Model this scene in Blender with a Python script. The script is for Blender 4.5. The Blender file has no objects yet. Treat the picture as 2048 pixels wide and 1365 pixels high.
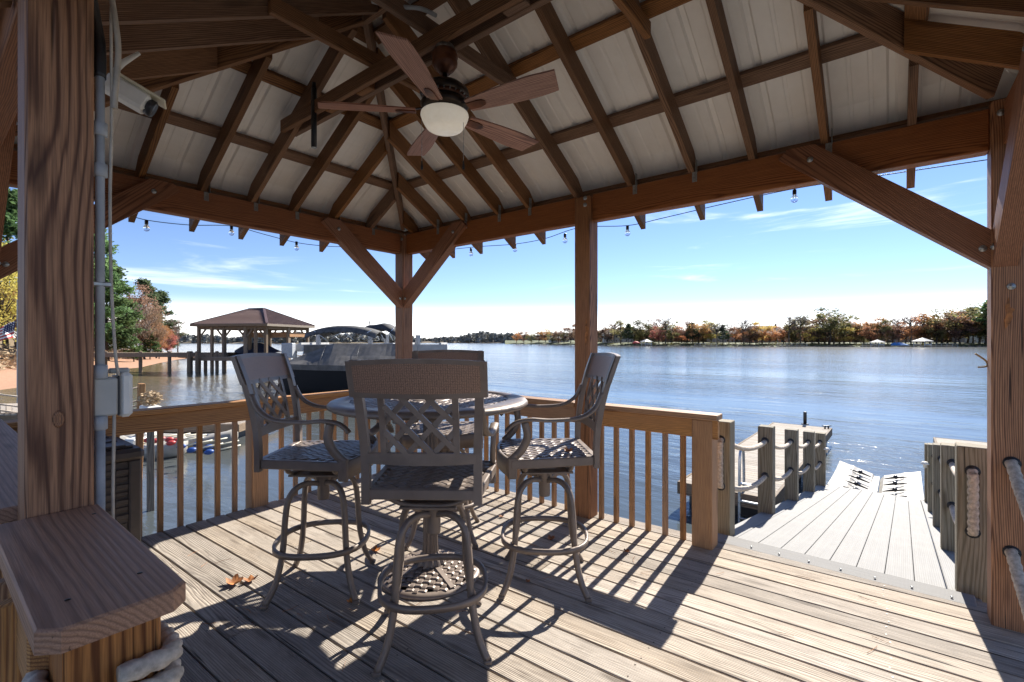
import bpy, bmesh, math, random
from mathutils import Vector, Matrix
random.seed(7)
R = math.radians
SC = bpy.context.scene
COL = SC.collection

# ------------------------------------------------------------------ camera, sky, sun, exposure
# World axes follow the pavilion: +X along its lake side, +Y out over the lake, Z = 0 on the deck boards.
CAM = Vector((4.238, -3.383, 1.43))
FWD = Vector((-0.623, 0.7825, 0)).normalized()
RGT = Vector((FWD.y, -FWD.x, 0))
FPX = 954.0
cam_d = bpy.data.cameras.new('camera')
cam_d.sensor_width = 36.0
cam_d.lens = 36.0 * FPX / 2048.0
cam_d.clip_start = 0.05
cam_d.clip_end = 6000
cam = bpy.data.objects.new('camera', cam_d)
COL.objects.link(cam)
cam.location = CAM
cam.rotation_euler = (R(90), 0, math.atan2(FWD.y, FWD.x) - R(90))
SC.camera = cam

SUN_EL = R(37.0)
SUN_DIR = Vector((-0.07, 0.9975, 0)).normalized()          # horizontal direction towards the sun
w = bpy.data.worlds.new('World')
SC.world = w
w.use_nodes = True
nt = w.node_tree
nt.nodes.clear()
N = nt.nodes.new
out = N('ShaderNodeOutputWorld')
bg = N('ShaderNodeBackground')
sky = N('ShaderNodeTexSky')
sky.sky_type = 'NISHITA'
sky.sun_disc = False
sky.sun_elevation = SUN_EL
sky.sun_rotation = math.atan2(SUN_DIR.x, SUN_DIR.y)
sky.air_density = 0.8
sky.dust_density = 0.0
sky.ozone_density = 3.5
sky.altitude = 200
# thin high cloud: streaks everywhere, a bright bank low over the horizon
tc = N('ShaderNodeTexCoord')
sep = N('ShaderNodeSeparateXYZ')
nt.links.new(tc.outputs['Generated'], sep.inputs[0])
mp = N('ShaderNodeMapping')
mp.inputs['Scale'].default_value = (1.5, 1.5, 15.0)
mp.inputs['Rotation'].default_value = (0.05, 0.03, 0.6)
nt.links.new(tc.outputs['Generated'], mp.inputs[0])
nz = N('ShaderNodeTexNoise')
nz.inputs['Scale'].default_value = 1.5
nz.inputs['Detail'].default_value = 9
nz.inputs['Roughness'].default_value = 0.58
nz.inputs['Distortion'].default_value = 0.6
nt.links.new(mp.outputs[0], nz.inputs['Vector'])
def wmap(src, a, b, c, d, smooth=True):
    m = N('ShaderNodeMapRange')
    if smooth: m.interpolation_type = 'SMOOTHSTEP'
    for i, v in enumerate((a, b, c, d)): m.inputs[i + 1].default_value = v
    nt.links.new(src, m.inputs[0])
    return m.outputs[0]
def wmath(op, a, b):
    m = N('ShaderNodeMath'); m.operation = op; m.use_clamp = True
    for i, v in enumerate((a, b)):
        if isinstance(v, float): m.inputs[i].default_value = v
        else: nt.links.new(v, m.inputs[i])
    return m.outputs[0]
bank = wmap(sep.outputs['Z'], 0.085, 0.02, 0.0, 0.75)
wisp = wmath('MULTIPLY', wmap(nz.outputs['Fac'], 0.55, 0.80, 0.0, 0.5), wmap(sep.outputs['Z'], 0.02, 0.2, 0.7, 1.0))
edge = wmath('MULTIPLY', bank, wmap(nz.outputs['Fac'], 0.2, 0.55, 0.75, 1.0))
fac = wmath('MAXIMUM', edge, wisp)
mix = N('ShaderNodeMix'); mix.data_type = 'RGBA'
nt.links.new(fac, mix.inputs['Factor'])
tint = N('ShaderNodeMix'); tint.data_type = 'RGBA'; tint.blend_type = 'MULTIPLY'
tint.inputs['Factor'].default_value = 1.0
tint.inputs['B'].default_value = (0.615, 0.605, 0.68, 1)
nt.links.new(sky.outputs[0], tint.inputs['A'])
nt.links.new(tint.outputs['Result'], mix.inputs['A'])
mix.inputs['B'].default_value = (10.5, 10.1, 9.7, 1)
nt.links.new(mix.outputs['Result'], bg.inputs['Color'])
bg.inputs['Strength'].default_value = 0.05
nt.links.new(bg.outputs[0], out.inputs['Surface'])

sun_d = bpy.data.lights.new('sun', 'SUN')
sun_d.energy = 2.2
sun_d.angle = R(0.55)
sun_d.color = (1.0, 0.95, 0.87)
sun = bpy.data.objects.new('sun', sun_d)
COL.objects.link(sun)
to_sun = Vector((SUN_DIR.x * math.cos(SUN_EL), SUN_DIR.y * math.cos(SUN_EL), math.sin(SUN_EL)))
sun.rotation_euler = to_sun.to_track_quat('Z', 'Y').to_euler()

SC.render.engine = 'CYCLES'
SC.cycles.use_denoising = True
SC.cycles.max_bounces = 10
SC.cycles.diffuse_bounces = 8
SC.cycles.transparent_max_bounces = 16
SC.cycles.sample_clamp_indirect = 10
SC.cycles.caustics_reflective = True
SC.cycles.blur_glossy = 1.0
SC.cycles.caustics_refractive = False
SC.view_settings.view_transform = 'Standard'
SC.view_settings.look = 'None'
SC.view_settings.exposure = 2.4
SC.view_settings.gamma = 1.0
SC.view_settings.use_curve_mapping = False

# ------------------------------------------------------------------ helpers
def cw(r, f, z=0.0):                       # right / forward of the viewpoint -> world point
    p = CAM + RGT * r + FWD * f
    return Vector((p.x, p.y, z))
def P(px, py, z):                          # where the line of sight through a photo pixel meets height z
    f = (CAM.z - z) * FPX / (py - 683.0)
    return cw((px - 1024.0) / FPX * f, f, z)
def D(px, f, z=0.0):                       # pixel column at depth f
    return cw((px - 1024.0) / FPX * f, f, z)
def ZH(py, f):                             # height seen at row py at depth f
    return CAM.z + (683.0 - py) / FPX * f
WATER = -1.45
def FW(py): return (CAM.z - WATER) * FPX / (py - 683.0)      # depth at which the water surface shows in row py

def MWof(o):
    return o.matrix_basis if o.parent is None else MWof(o.parent) @ o.matrix_basis
def put(o, M, parent=None):
    if parent is not None:
        o.parent = parent
        o.matrix_basis = MWof(parent).inverted() @ M
    else:
        o.matrix_basis = M
    return o
def tag(o, label=None, cat=None, group=None, kind=None):
    if label: o['label'] = label
    if cat: o['category'] = cat
    if group: o['group'] = group
    if kind: o['kind'] = kind
    return o
def empty(name, loc=(0, 0, 0), rz=0.0):
    o = bpy.data.objects.new(name, None)
    o.empty_display_size = 0.1
    COL.objects.link(o)
    o.matrix_basis = Matrix.Translation(loc) @ Matrix.Rotation(rz, 4, 'Z')
    return o
def thing(name, label, cat, loc=(0, 0, 0), rz=0.0, group=None):
    return tag(empty(name, loc, rz), label, cat, group)
def obj(name, me, mat, parent=None, M=None):
    o = bpy.data.objects.new(name, me)
    if mat is not None:
        if not me.materials: me.materials.append(mat)
        elif me.materials[0] != mat:
            o.material_slots[0].link = 'OBJECT'
            o.material_slots[0].material = mat
    COL.objects.link(o)
    put(o, M if M is not None else Matrix.Identity(4), parent)
    return o
def frame(origin, xdir, up=(0, 0, 1)):     # matrix with local X along xdir, local Z near up
    x = Vector(xdir).normalized(); u = Vector(up)
    y = u.cross(x)
    if y.length < 1e-6: y = Vector((0, 1, 0)).cross(x)
    y.normalize(); z = x.cross(y)
    M = Matrix((x, y, z)).transposed().to_4x4()
    M.translation = Vector(origin)
    return M

class MB:
    def __init__(s): s.v = []; s.f = []; s.sm = []
    def add(s, vs, fs, smooth=False, M=None):
        b = len(s.v)
        s.v += [tuple(M @ Vector(q)) if M is not None else tuple(q) for q in vs]
        s.f += [tuple(b + i for i in q) for q in fs]
        s.sm += [smooth] * len(fs)
        return s
    def box(s, c, d, M=None, ch=0.0):
        cx, cy, cz = c; x, y, z = d[0] / 2, d[1] / 2, d[2] / 2
        if ch <= 0:
            vs = [(cx + a * x, cy + b * y, cz + e * z) for a in (-1, 1) for b in (-1, 1) for e in (-1, 1)]
            fs = [(0, 1, 3, 2), (4, 6, 7, 5), (0, 4, 5, 1), (2, 3, 7, 6), (0, 2, 6, 4), (1, 5, 7, 3)]
            return s.add(vs, fs, False, M)
        vs = []; idx = {}
        for a in (-1, 1):
            for b in (-1, 1):
                for e in (-1, 1):
                    for k in range(3):
                        q = [a * x, b * y, e * z]
                        for j in range(3):
                            if j != k: q[j] -= (a, b, e)[j] * ch
                        idx[(a, b, e, k)] = len(vs)
                        vs.append((cx + q[0], cy + q[1], cz + q[2]))
        I = lambda a, b, e, k: idx[(a, b, e, k)]
        fs = []
        for a in (-1, 1):
            q = [I(a, -1, -1, 0), I(a, 1, -1, 0), I(a, 1, 1, 0), I(a, -1, 1, 0)]
            fs.append(q if a > 0 else q[::-1])
            q = [I(-1, a, -1, 1), I(-1, a, 1, 1), I(1, a, 1, 1), I(1, a, -1, 1)]
            fs.append(q if a > 0 else q[::-1])
            q = [I(-1, -1, a, 2), I(1, -1, a, 2), I(1, 1, a, 2), I(-1, 1, a, 2)]
            fs.append(q if a > 0 else q[::-1])
        for a in (-1, 1):
            for b in (-1, 1):
                q = [I(a, b, -1, 0), I(a, b, -1, 1), I(a, b, 1, 1), I(a, b, 1, 0)]
                fs.append(q if a * b > 0 else q[::-1])
                q = [I(a, -1, b, 0), I(a, 1, b, 0), I(a, 1, b, 2), I(a, -1, b, 2)]
                fs.append(q if a * b > 0 else q[::-1])
                q = [I(-1, a, b, 1), I(-1, a, b, 2), I(1, a, b, 2), I(1, a, b, 1)]
                fs.append(q if a * b > 0 else q[::-1])
                for e in (-1, 1):
                    q = [I(a, b, e, 0), I(a, b, e, 1), I(a, b, e, 2)]
                    fs.append(q if a * b * e > 0 else q[::-1])
        return s.add(vs, fs, False, M)
    def bar(s, p0, p1, w, t, up=(0, 0, 1), ch=0.0):
        p0 = Vector(p0); p1 = Vector(p1)
        return s.box((0, 0, 0), ((p1 - p0).length, w, t), frame((p0 + p1) / 2, p1 - p0, up), ch)
    def sweep(s, pts, prof, up=(0, 0, 1), closed=False, smooth=True, scale=None):
        pts = [Vector(q) for q in pts]; n = len(pts); k = len(prof); vs = []; fs = []
        for i, q in enumerate(pts):
            if closed: t = pts[(i + 1) % n] - pts[i - 1]
            else: t = pts[min(i + 1, n - 1)] - pts[max(i - 1, 0)]
            Mx = frame(q, t, up); sc = scale[i] if scale else 1.0
            vs += [tuple(Mx @ Vector((0, a * sc, b * sc))) for a, b in prof]
        for i in range(n if closed else n - 1):
            j = (i + 1) % n
            for m in range(k):
                m2 = (m + 1) % k
                fs.append((i * k + m, j * k + m, j * k + m2, i * k + m2)[::-1])
        if not closed:
            fs.append(tuple(range(k))[::-1]); fs.append(tuple((n - 1) * k + m for m in range(k)))
        return s.add(vs, fs, smooth)
    def tube(s, pts, r, seg=8, up=(0, 0, 1), closed=False, scale=None):
        return s.sweep(pts, [(r * math.cos(2 * math.pi * i / seg), r * math.sin(2 * math.pi * i / seg)) for i in range(seg)], up, closed, True, scale)
    def lathe(s, prof, seg=24, M=None, smooth=True):
        vs = []; fs = []; k = len(prof)
        for i in range(seg):
            a = 2 * math.pi * i / seg
            vs += [(r * math.cos(a), r * math.sin(a), z) for r, z in prof]
        for i in range(seg):
            j = (i + 1) % seg
            for m in range(k - 1):
                fs.append((i * k + m, j * k + m, j * k + m + 1, i * k + m + 1))
        if prof[0][0] > 1e-6: fs.append(tuple(i * k for i in range(seg))[::-1])
        if prof[-1][0] > 1e-6: fs.append(tuple(i * k + k - 1 for i in range(seg)))
        return s.add(vs, fs, smooth, M)
    def prism(s, poly, h0, h1, M=None):    # polygon in local XZ, extruded along local Y
        n = len(poly)
        vs = [(a, h0, b) for a, b in poly] + [(a, h1, b) for a, b in poly]
        fs = [tuple(range(n)), tuple(range(2 * n - 1, n - 1, -1))]
        fs += [(i, n + i, n + (i + 1) % n, (i + 1) % n) for i in range(n)]
        return s.add(vs, fs, False, M)
    def mesh(s, name='mesh'):
        me = bpy.data.meshes.new(name)
        me.from_pydata(s.v, [], s.f)
        me.polygons.foreach_set('use_smooth', s.sm)
        bm = bmesh.new(); bm.from_mesh(me)
        bmesh.ops.recalc_face_normals(bm, faces=bm.faces)
        bm.to_mesh(me); bm.free()
        me.update()
        return me
    def fast(s, name='mesh'):
        me = bpy.data.meshes.new(name)
        me.from_pydata(s.v, [], s.f); me.update()
        return me
    def build(s, name, mat, parent=None, M=None):
        return obj(name, s.mesh(name), mat, parent, M)

_LUM = {}
def lumber(name, p0, p1, w, t, mat, parent=None, up=(0, 0, 1), ch=0.004):
    """a sawn piece: local X runs along its grain"""
    p0 = Vector(p0); p1 = Vector(p1); L = round((p1 - p0).length, 3)
    key = (L, round(w, 4), round(t, 4), ch)
    if key not in _LUM: _LUM[key] = MB().box((0, 0, 0), (L, w, t), None, ch).mesh('lumber')
    return obj(name, _LUM[key], mat, parent, frame((p0 + p1) / 2, p1 - p0, up))
def bez(pts, n=8):                          # Catmull-Rom through points
    pts = [Vector(q) for q in pts]; o = []
    for i in range(len(pts) - 1):
        a = pts[max(i - 1, 0)]; b = pts[i]; c = pts[i + 1]; d = pts[min(i + 2, len(pts) - 1)]
        for k in range(n):
            t = k / n
            o.append(0.5 * ((2 * b) + (c - a) * t + (2 * a - 5 * b + 4 * c - d) * t * t + (3 * b - a - 3 * c + d) * t ** 3))
    return o + [pts[-1]]

# ------------------------------------------------------------------ materials
MAT = {}
class G:
    """small node-graph helper"""
    def __init__(s, name):
        m = bpy.data.materials.new(name); m.use_nodes = True
        s.m = m; s.t = m.node_tree; s.b = s.t.nodes['Principled BSDF']; MAT[name] = m
    def n(s, typ, **kw):
        x = s.t.nodes.new('ShaderNode' + typ)
        for k, v in kw.items(): setattr(x, k, v)
        return x
    def l(s, a, b): s.t.links.new(a, b)
    def setin(s, node, **kw):
        for k, v in kw.items():
            i = node.inputs[k.replace('_', ' ')] if k.replace('_', ' ') in node.inputs else node.inputs[k]
            if hasattr(v, 'is_linked'): s.l(v, i)
            else: i.default_value = v
        return node
    def math(s, op, a, b=0.0, c=None, clamp=False):
        x = s.n('Math', operation=op); x.use_clamp = clamp
        for i, v in enumerate((a, b, c)):
            if v is None: continue
            if hasattr(v, 'is_linked'): s.l(v, x.inputs[i])
            else: x.inputs[i].default_value = v
        return x.outputs[0]
    def noise(s, vec, scale, detail=4, rough=0.55, dist=0.0):
        x = s.n('TexNoise')
        if vec is not None: s.l(vec, x.inputs['Vector'])
        x.inputs['Scale'].default_value = scale; x.inputs['Detail'].default_value = detail
        x.inputs['Roughness'].default_value = rough; x.inputs['Distortion'].default_value = dist
        return x.outputs['Fac']
    def mapping(s, vec, scale=(1, 1, 1), loc=(0, 0, 0), rot=(0, 0, 0)):
        x = s.n('Mapping'); s.l(vec, x.inputs[0])
        x.inputs['Scale'].default_value = scale; x.inputs['Rotation'].default_value = rot
        if hasattr(loc, 'is_linked'): s.l(loc, x.inputs['Location'])
        else: x.inputs['Location'].default_value = loc
        return x.outputs[0]
    def ramp(s, fac, stops):
        x = s.n('ValToRGB'); s.l(fac, x.inputs[0])
        e = x.color_ramp.elements
        while len(e) < len(stops): e.new(0.5)
        for i, (p, c) in enumerate(stops):
            e[i].position = p; e[i].color = (*c, 1) if len(c) == 3 else c
        return x.outputs[0]
    def mix(s, fac, a, b, blend='MIX'):
        x = s.n('Mix', data_type='RGBA', blend_type=blend)
        for k, v in (('Factor', fac), ('A', a), ('B', b)):
            if hasattr(v, 'is_linked'): s.l(v, x.inputs[k])
            else: x.inputs[k].default_value = v if k == 'Factor' else ((*v, 1) if len(v) == 3 else v)
        return x.outputs['Result']
    def rng(s, v, a, b, c, d):
        x = s.n('MapRange'); s.l(v, x.inputs[0])
        for i, q in enumerate((a, b, c, d)): x.inputs[i + 1].default_value = q
        return x.outputs[0]
    def bump(s, h, strength=0.3, dist=0.01):
        x = s.n('Bump'); x.inputs['Strength'].default_value = strength; x.inputs['Distance'].default_value = dist
        s.l(h, x.inputs['Height']); s.l(x.outputs[0], s.b.inputs['Normal'])
    def rnd(s): return s.n('ObjectInfo').outputs['Random']
    def objco(s): return s.n('TexCoord').outputs['Object']

def plain(name, col, rough=0.5, metal=0.0, noise=0.12, scale=6.0, bump=0.0):
    g = G(name); v = g.objco()
    nn = g.noise(v, scale, 5)
    dark = tuple(c * (1 - noise * 2) for c in col); lite = tuple(min(1, c * (1 + noise)) for c in col)
    c = g.ramp(nn, [(0.3, dark), (0.7, lite)])
    g.l(c, g.b.inputs['Base Color'])
    g.l(g.rng(nn, 0, 1, max(0, rough - .1), min(1, rough + .1)), g.b.inputs['Roughness'])
    g.b.inputs['Metallic'].default_value = metal
    if bump: g.bump(g.noise(v, scale * 8, 4), bump, 0.004)
    return g.m

def wood(name, light, dark, rings=9.0, fibre=0.35, rough=0.6, grey=None, greyamt=0.0, var=0.35, bump=0.35, knots=True, cracks=0.0, stain=0.0, fine=0.6):
    g = G(name)
    r = g.rnd()
    comb = g.n('CombineXYZ')
    g.l(g.math('MULTIPLY', r, 91.0), comb.inputs[0])
    g.l(g.math('ADD', g.math('MULTIPLY', g.math('FRACT', g.math('MULTIPLY', r, 17.3)), 0.16), 0.015), comb.inputs[1])
    g.l(g.math('ADD', g.math('MULTIPLY', g.math('FRACT', g.math('MULTIPLY', r, 53.7)), 0.12), 0.02), comb.inputs[2])
    add = g.n('VectorMath', operation='ADD')
    g.l(g.objco(), add.inputs[0]); g.l(comb.outputs[0], add.inputs[1])
    v = add.outputs[0]
    # the heart of the log wanders along the piece: cathedral figure on flat faces, straight lines on edges
    wob = g.n('TexNoise'); g.l(g.mapping(v, (0.7, 1.0, 1.0)), wob.inputs['Vector'])
    wob.inputs['Scale'].default_value = 1.0; wob.inputs['Detail'].default_value = 2
    off = g.n('VectorMath', operation='SCALE'); g.l(wob.outputs['Color'], off.inputs[0]); off.inputs['Scale'].default_value = 0.075
    v2n = g.n('VectorMath', operation='ADD'); g.l(v, v2n.inputs[0]); g.l(off.outputs[0], v2n.inputs[1])
    wv = g.n('TexWave', wave_type='RINGS', rings_direction='X', wave_profile='SIN')
    g.l(g.mapping(v2n.outputs[0], (0.04, 1, 1)), wv.inputs['Vector'])
    wv.inputs['Scale'].default_value = rings * 7.0; wv.inputs['Distortion'].default_value = 2.4
    wv.inputs['Detail'].default_value = 1; wv.inputs['Detail Scale'].default_value = 1.6
    ring = wv.outputs['Fac']
    fib = g.noise(g.mapping(v, (2.5, 130, 130)), 1.0, 3, 0.6)
    fib2 = g.noise(g.mapping(v, (9, 420, 420)), 1.0, 2, 0.6)
    big = g.noise(g.mapping(v, (0.9, 4, 4)), 1.0, 4, 0.6)
    t = g.math('ADD', g.math('MULTIPLY', g.math('POWER', ring, 2.6), 1.0), g.math('MULTIPLY', g.math('SUBTRACT', fib, 0.5), fibre * 2.0), clamp=True)
    c = g.mix(t, light, dark)
    c = g.mix(g.rng(fib2, 0.35, 0.75, 0, fine), c, tuple(x * 0.45 for x in dark))
    if grey:
        c = g.mix(g.rng(g.math('ADD', big, g.math('MULTIPLY', fib, 0.3)), 0.45, 0.85, greyamt * 0.25, greyamt), c, grey)
    if knots:
        vo = g.n('TexVoronoi', feature='F1'); g.l(g.mapping(v, (1.6, 9, 9)), vo.inputs['Vector']); vo.inputs['Scale'].default_value = 1.0
        k = g.rng(vo.outputs['Distance'], 0.10, 0.2, 1.0, 0.0)
        c = g.mix(g.math('MULTIPLY', k, 0.6, clamp=True), c, tuple(x * 0.5 for x in dark))
    if stain:
        st_ = g.noise(g.mapping(v, (2.2, 7, 7)), 1.0, 6, 0.7, 0.5)
        st2 = g.noise(g.mapping(v, (1.2, 45, 45)), 1.0, 4, 0.65)
        c = g.mix(g.math('MULTIPLY', g.rng(st_, 0.42, 0.72, 0, 1), g.rng(st2, 0.38, 0.62, 0.15, stain)), c, tuple(x * 0.55 for x in dark))
    ck = None
    if cracks:
        ck = g.noise(g.mapping(v, (1.4, 60, 60)), 1.0, 2, 0.5, 0.3)
        ck = g.rng(ck, 0.5 + 0.16 / max(cracks, .01) ** .5, 0.56 + 0.16 / max(cracks, .01) ** .5, 0, 1)
        c = g.mix(ck, c, tuple(x * 0.18 for x in dark))
    vary = g.n('HueSaturation')
    g.l(c, vary.inputs['Color'])
    g.l(g.rng(g.math('FRACT', g.math('MULTIPLY', r, 31.1)), 0, 1, 1 - var, 1 + var * 0.8), vary.inputs['Value'])
    g.l(g.rng(g.math('FRACT', g.math('MULTIPLY', r, 7.7)), 0, 1, 0.8, 1.1), vary.inputs['Saturation'])
    bigv = g.mix(g.rng(big, 0.3, 0.7, 0.0, 0.3), vary.outputs[0], (0.0, 0.0, 0.0)) if False else vary.outputs[0]
    g.l(bigv, g.b.inputs['Base Color'])
    g.l(g.rng(fib, 0, 1, rough - 0.08, rough + 0.15), g.b.inputs['Roughness'])
    g.b.inputs['Specular IOR Level'].default_value = 0.35
    h = g.math('SUBTRACT', g.math('MULTIPLY', fib, 0.7), g.math('MULTIPLY', ring, 0.4))
    if ck is not None: h = g.math('SUBTRACT', h, g.math('MULTIPLY', ck, 2.5))
    g.bump(h, bump, 0.004)
    return g.m

wood('post_wood', (0.46, 0.205, 0.080), (0.13, 0.045, 0.016), rings=6.5, fibre=0.45, rough=0.55, cracks=0.9, var=0.14)
wood('beam_wood', (0.40, 0.160, 0.066), (0.18, 0.062, 0.024), rings=7, fibre=0.25, rough=0.55, cracks=0.2, var=0.15)
wood('rafter_wood', (0.33, 0.158, 0.064), (0.10, 0.040, 0.015), rings=7.5, fibre=0.35, rough=0.6, cracks=0.3, var=0.25)
wood('rail_wood', (0.58, 0.30, 0.115), (0.24, 0.098, 0.035), rings=7, fibre=0.25, rough=0.6, cracks=0.3, var=0.2, grey=(0.30, 0.24, 0.19), greyamt=0.2)
wood('cap_wood', (0.43, 0.245, 0.155), (0.24, 0.13, 0.082), rings=4.5, fibre=0.2, rough=0.5, cracks=0.5, var=0.08, grey=(0.38, 0.235, 0.165), greyamt=0.35)
wood('deck_wood', (0.58, 0.475, 0.36), (0.17, 0.122, 0.082), rings=7, fibre=1.0, rough=0.78, grey=(0.39, 0.345, 0.29), greyamt=0.6, cracks=0.7, var=0.24, bump=0.7, stain=0.8, fine=0.6)
wood('grey_post_wood', (0.38, 0.31, 0.225), (0.17, 0.13, 0.085), rings=6, fibre=0.35, rough=0.8, grey=(0.22, 0.205, 0.12), greyamt=0.5, cracks=0.6, var=0.15, bump=0.5)
wood('blade_wood', (0.55, 0.27, 0.175), (0.2, 0.082, 0.056), rings=6, fibre=0.75, rough=0.45, var=0.03, knots=False, bump=0.15)
wood('far_wood', (0.29, 0.215, 0.145), (0.15, 0.105, 0.07), rings=5, rough=0.8, var=0.25, knots=False)
wood('far_plank', (0.42, 0.36, 0.29), (0.27, 0.22, 0.17), rings=5, rough=0.8, var=0.2, knots=False)

# composite planks with fine grooves
g = G('composite'); v = g.objco()
gr = g.n('TexWave', wave_type='BANDS', bands_direction='Y'); g.l(v, gr.inputs['Vector']); gr.inputs['Scale'].default_value = 28; gr.inputs['Distortion'].default_value = 0.0
st = g.noise(g.mapping(v, (2, 60, 60)), 1.0, 4, .6)
blot = g.noise(v, 3.0, 5, .6)
c = g.mix(g.rng(st, .3, .75, 0, .8), (0.215, 0.207, 0.195), (0.165, 0.158, 0.149))
c = g.mix(g.rng(blot, .45, .75, 0, .55), c, (0.25, 0.24, 0.22))
c = g.mix(g.rng(gr.outputs['Fac'], 0, .25, .35, 0), c, (0.15, .145, .135))
g.l(c, g.b.inputs['Base Color']); g.b.inputs['Roughness'].default_value = .75
g.bump(gr.outputs['Fac'], .4, .003)

# cast-aluminium furniture, powder coated dark bronze
g = G('bronze'); v = g.objco()
n1 = g.noise(v, 9, 5); n2 = g.noise(v, 260, 2)
g.l(g.ramp(n1, [(.3, (.165, .126, .100)), (.7, (.235, .184, .148))]), g.b.inputs['Base Color'])
g.b.inputs['Metallic'].default_value = .25
g.l(g.rng(n1, .3, .7, .36, .52), g.b.inputs['Roughness'])
g.bump(n2, .12, .001)
g = G('bronze_panel'); v = g.objco()
br = g.n('TexVoronoi', feature='F1', distance='CHEBYCHEV'); g.l(g.mapping(v, (110, .01, 150)), br.inputs['Vector']); br.inputs['Scale'].default_value = 1.0; br.inputs['Randomness'].default_value = 0.25
g.l(g.ramp(br.outputs['Distance'], [(.1, (.38, .23, .155)), (.55, (.16, .10, .072))]), g.b.inputs['Base Color'])
g.b.inputs['Metallic'].default_value = .25; g.b.inputs['Roughness'].default_value = .45
g.bump(g.math('SUBTRACT', 1.0, br.outputs['Distance']), .5, .003)

# painted steel roofing, seen from below
g = G('roof_metal'); v = g.objco()
s1 = g.noise(g.mapping(v, (14, 0.8, 14)), 1.0, 4, .6); s2 = g.noise(v, 2.2, 5, .6); s3 = g.noise(v, 300, 2)
c = g.mix(g.rng(s1, .4, .8, 0, .5), (0.92, 0.895, 0.85), (0.82, 0.79, 0.74))
c = g.mix(g.rng(s2, .5, .8, 0, .4), c, (0.68, .64, .57))
g.l(c, g.b.inputs['Base Color']); g.b.inputs['Roughness'].default_value = .42
g.bump(s3, .08, .001)
plain('galv', (.42, .43, .42), .4, .8, .25, 60)
plain('conduit_grey', (.40, .42, .44), .5, 0, .12, 12)
plain('box_grey', (.46, .455, .42), .5, 0, .08, 9)
plain('cable_beige', (.50, .44, .36), .6, 0, .12, 20)
plain('white_plastic', (.74, .72, .66), .45, 0, .08, 7)
plain('cream_plastic', (.72, .66, .48), .45, 0, .06, 9)
plain('black_plastic', (.02, .02, .022), .4, 0, .2, 20)
plain('dark_resin', (.075, .057, .046), .5, 0, .12, 20, .1)
plain('rope_white', (.56, .47, .37), .85, 0, .2, 60, .3)
plain('dark_bronze_metal', (.035, .022, .015), .35, .6, .3, 14)
plain('copper_brown', (.16, .055, .022), .35, .4, .35, 10)
plain('aluminium', (.62, .64, .66), .3, .9, .1, 20)
plain('dock_float', (.36, .335, .29), .6, 0, .14, 3, .1)
plain('navy', (.02, .028, .05), .6, 0, .2, 8)
plain('boat_cover', (.14, .128, .115), .8, 0, .22, 2.5, .2)
plain('bimini_grey', (.10, .097, .093), .8, 0, .3, 4, .1)
plain('bimini_black', (.045, .045, .05), .8, 0, .3, 4, .1)
plain('hull_black', (.004, .0045, .006), .8, 0, .15, 2)
plain('brown_roof', (.135, .082, .07), .45, .1, .12, 3)
plain('house_roof', (.12, .10, .09), .8, 0, .2, 3)
plain('house_wall', (.50, .45, .38), .8, 0, .12, 2)
plain('house_brick', (.30, .17, .12), .85, 0, .2, 3)
plain('far_white', (.46, .45, .43), .6, 0, .1, 2)
plain('blue_cover', (.03, .16, .42), .7, 0, .15, 2)
plain('red_cloth', (.50, .03, .035), .7, 0, .15, 3)
plain('flag_white', (.75, .73, .70), .8, 0, .06, 3)
plain('flag_blue', (.03, .035, .12), .8, 0, .1, 3)
plain('float_red', (.52, .05, .045), .45, 0, .15, 12)
plain('float_blue', (.02, .08, .30), .45, 0, .15, 12)
plain('rock', (.30, .22, .16), .9, 0, .35, 3, .3)
plain('dark_glass', (.02, .025, .03), .1, 0, .1, 3)
plain('leaf_brown', (.42, .16, .045), .7, 0, .4, 25, .2)
plain('leaf_orange', (.62, .22, .03), .7, 0, .4, 25, .2)
plain('straw', (.42, .30, .16), .9, 0, .25, 10)
g = G('bulb_glass'); g.b.inputs['Base Color'].default_value = (1, 1, 1, 1); g.b.inputs['Transmission Weight'].default_value = 1.0
g.b.inputs['Roughness'].default_value = .02; g.b.inputs['IOR'].default_value = 1.35
g = G('lamp_glass'); v = g.objco()
g.l(g.ramp(g.noise(v, 9, 4, .6), [(.3, (.68, .60, .46)), (.7, (.82, .77, .66))]), g.b.inputs['Base Color']); g.b.inputs['Roughness'].default_value = .25
g.b.inputs['Emission Color'].default_value = (1, .9, .75, 1); g.b.inputs['Emission Strength'].default_value = .05
g.b.inputs['Subsurface Weight'].default_value = .3; g.b.inputs['Subsurface Radius'].default_value = (.05, .04, .02)
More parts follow.
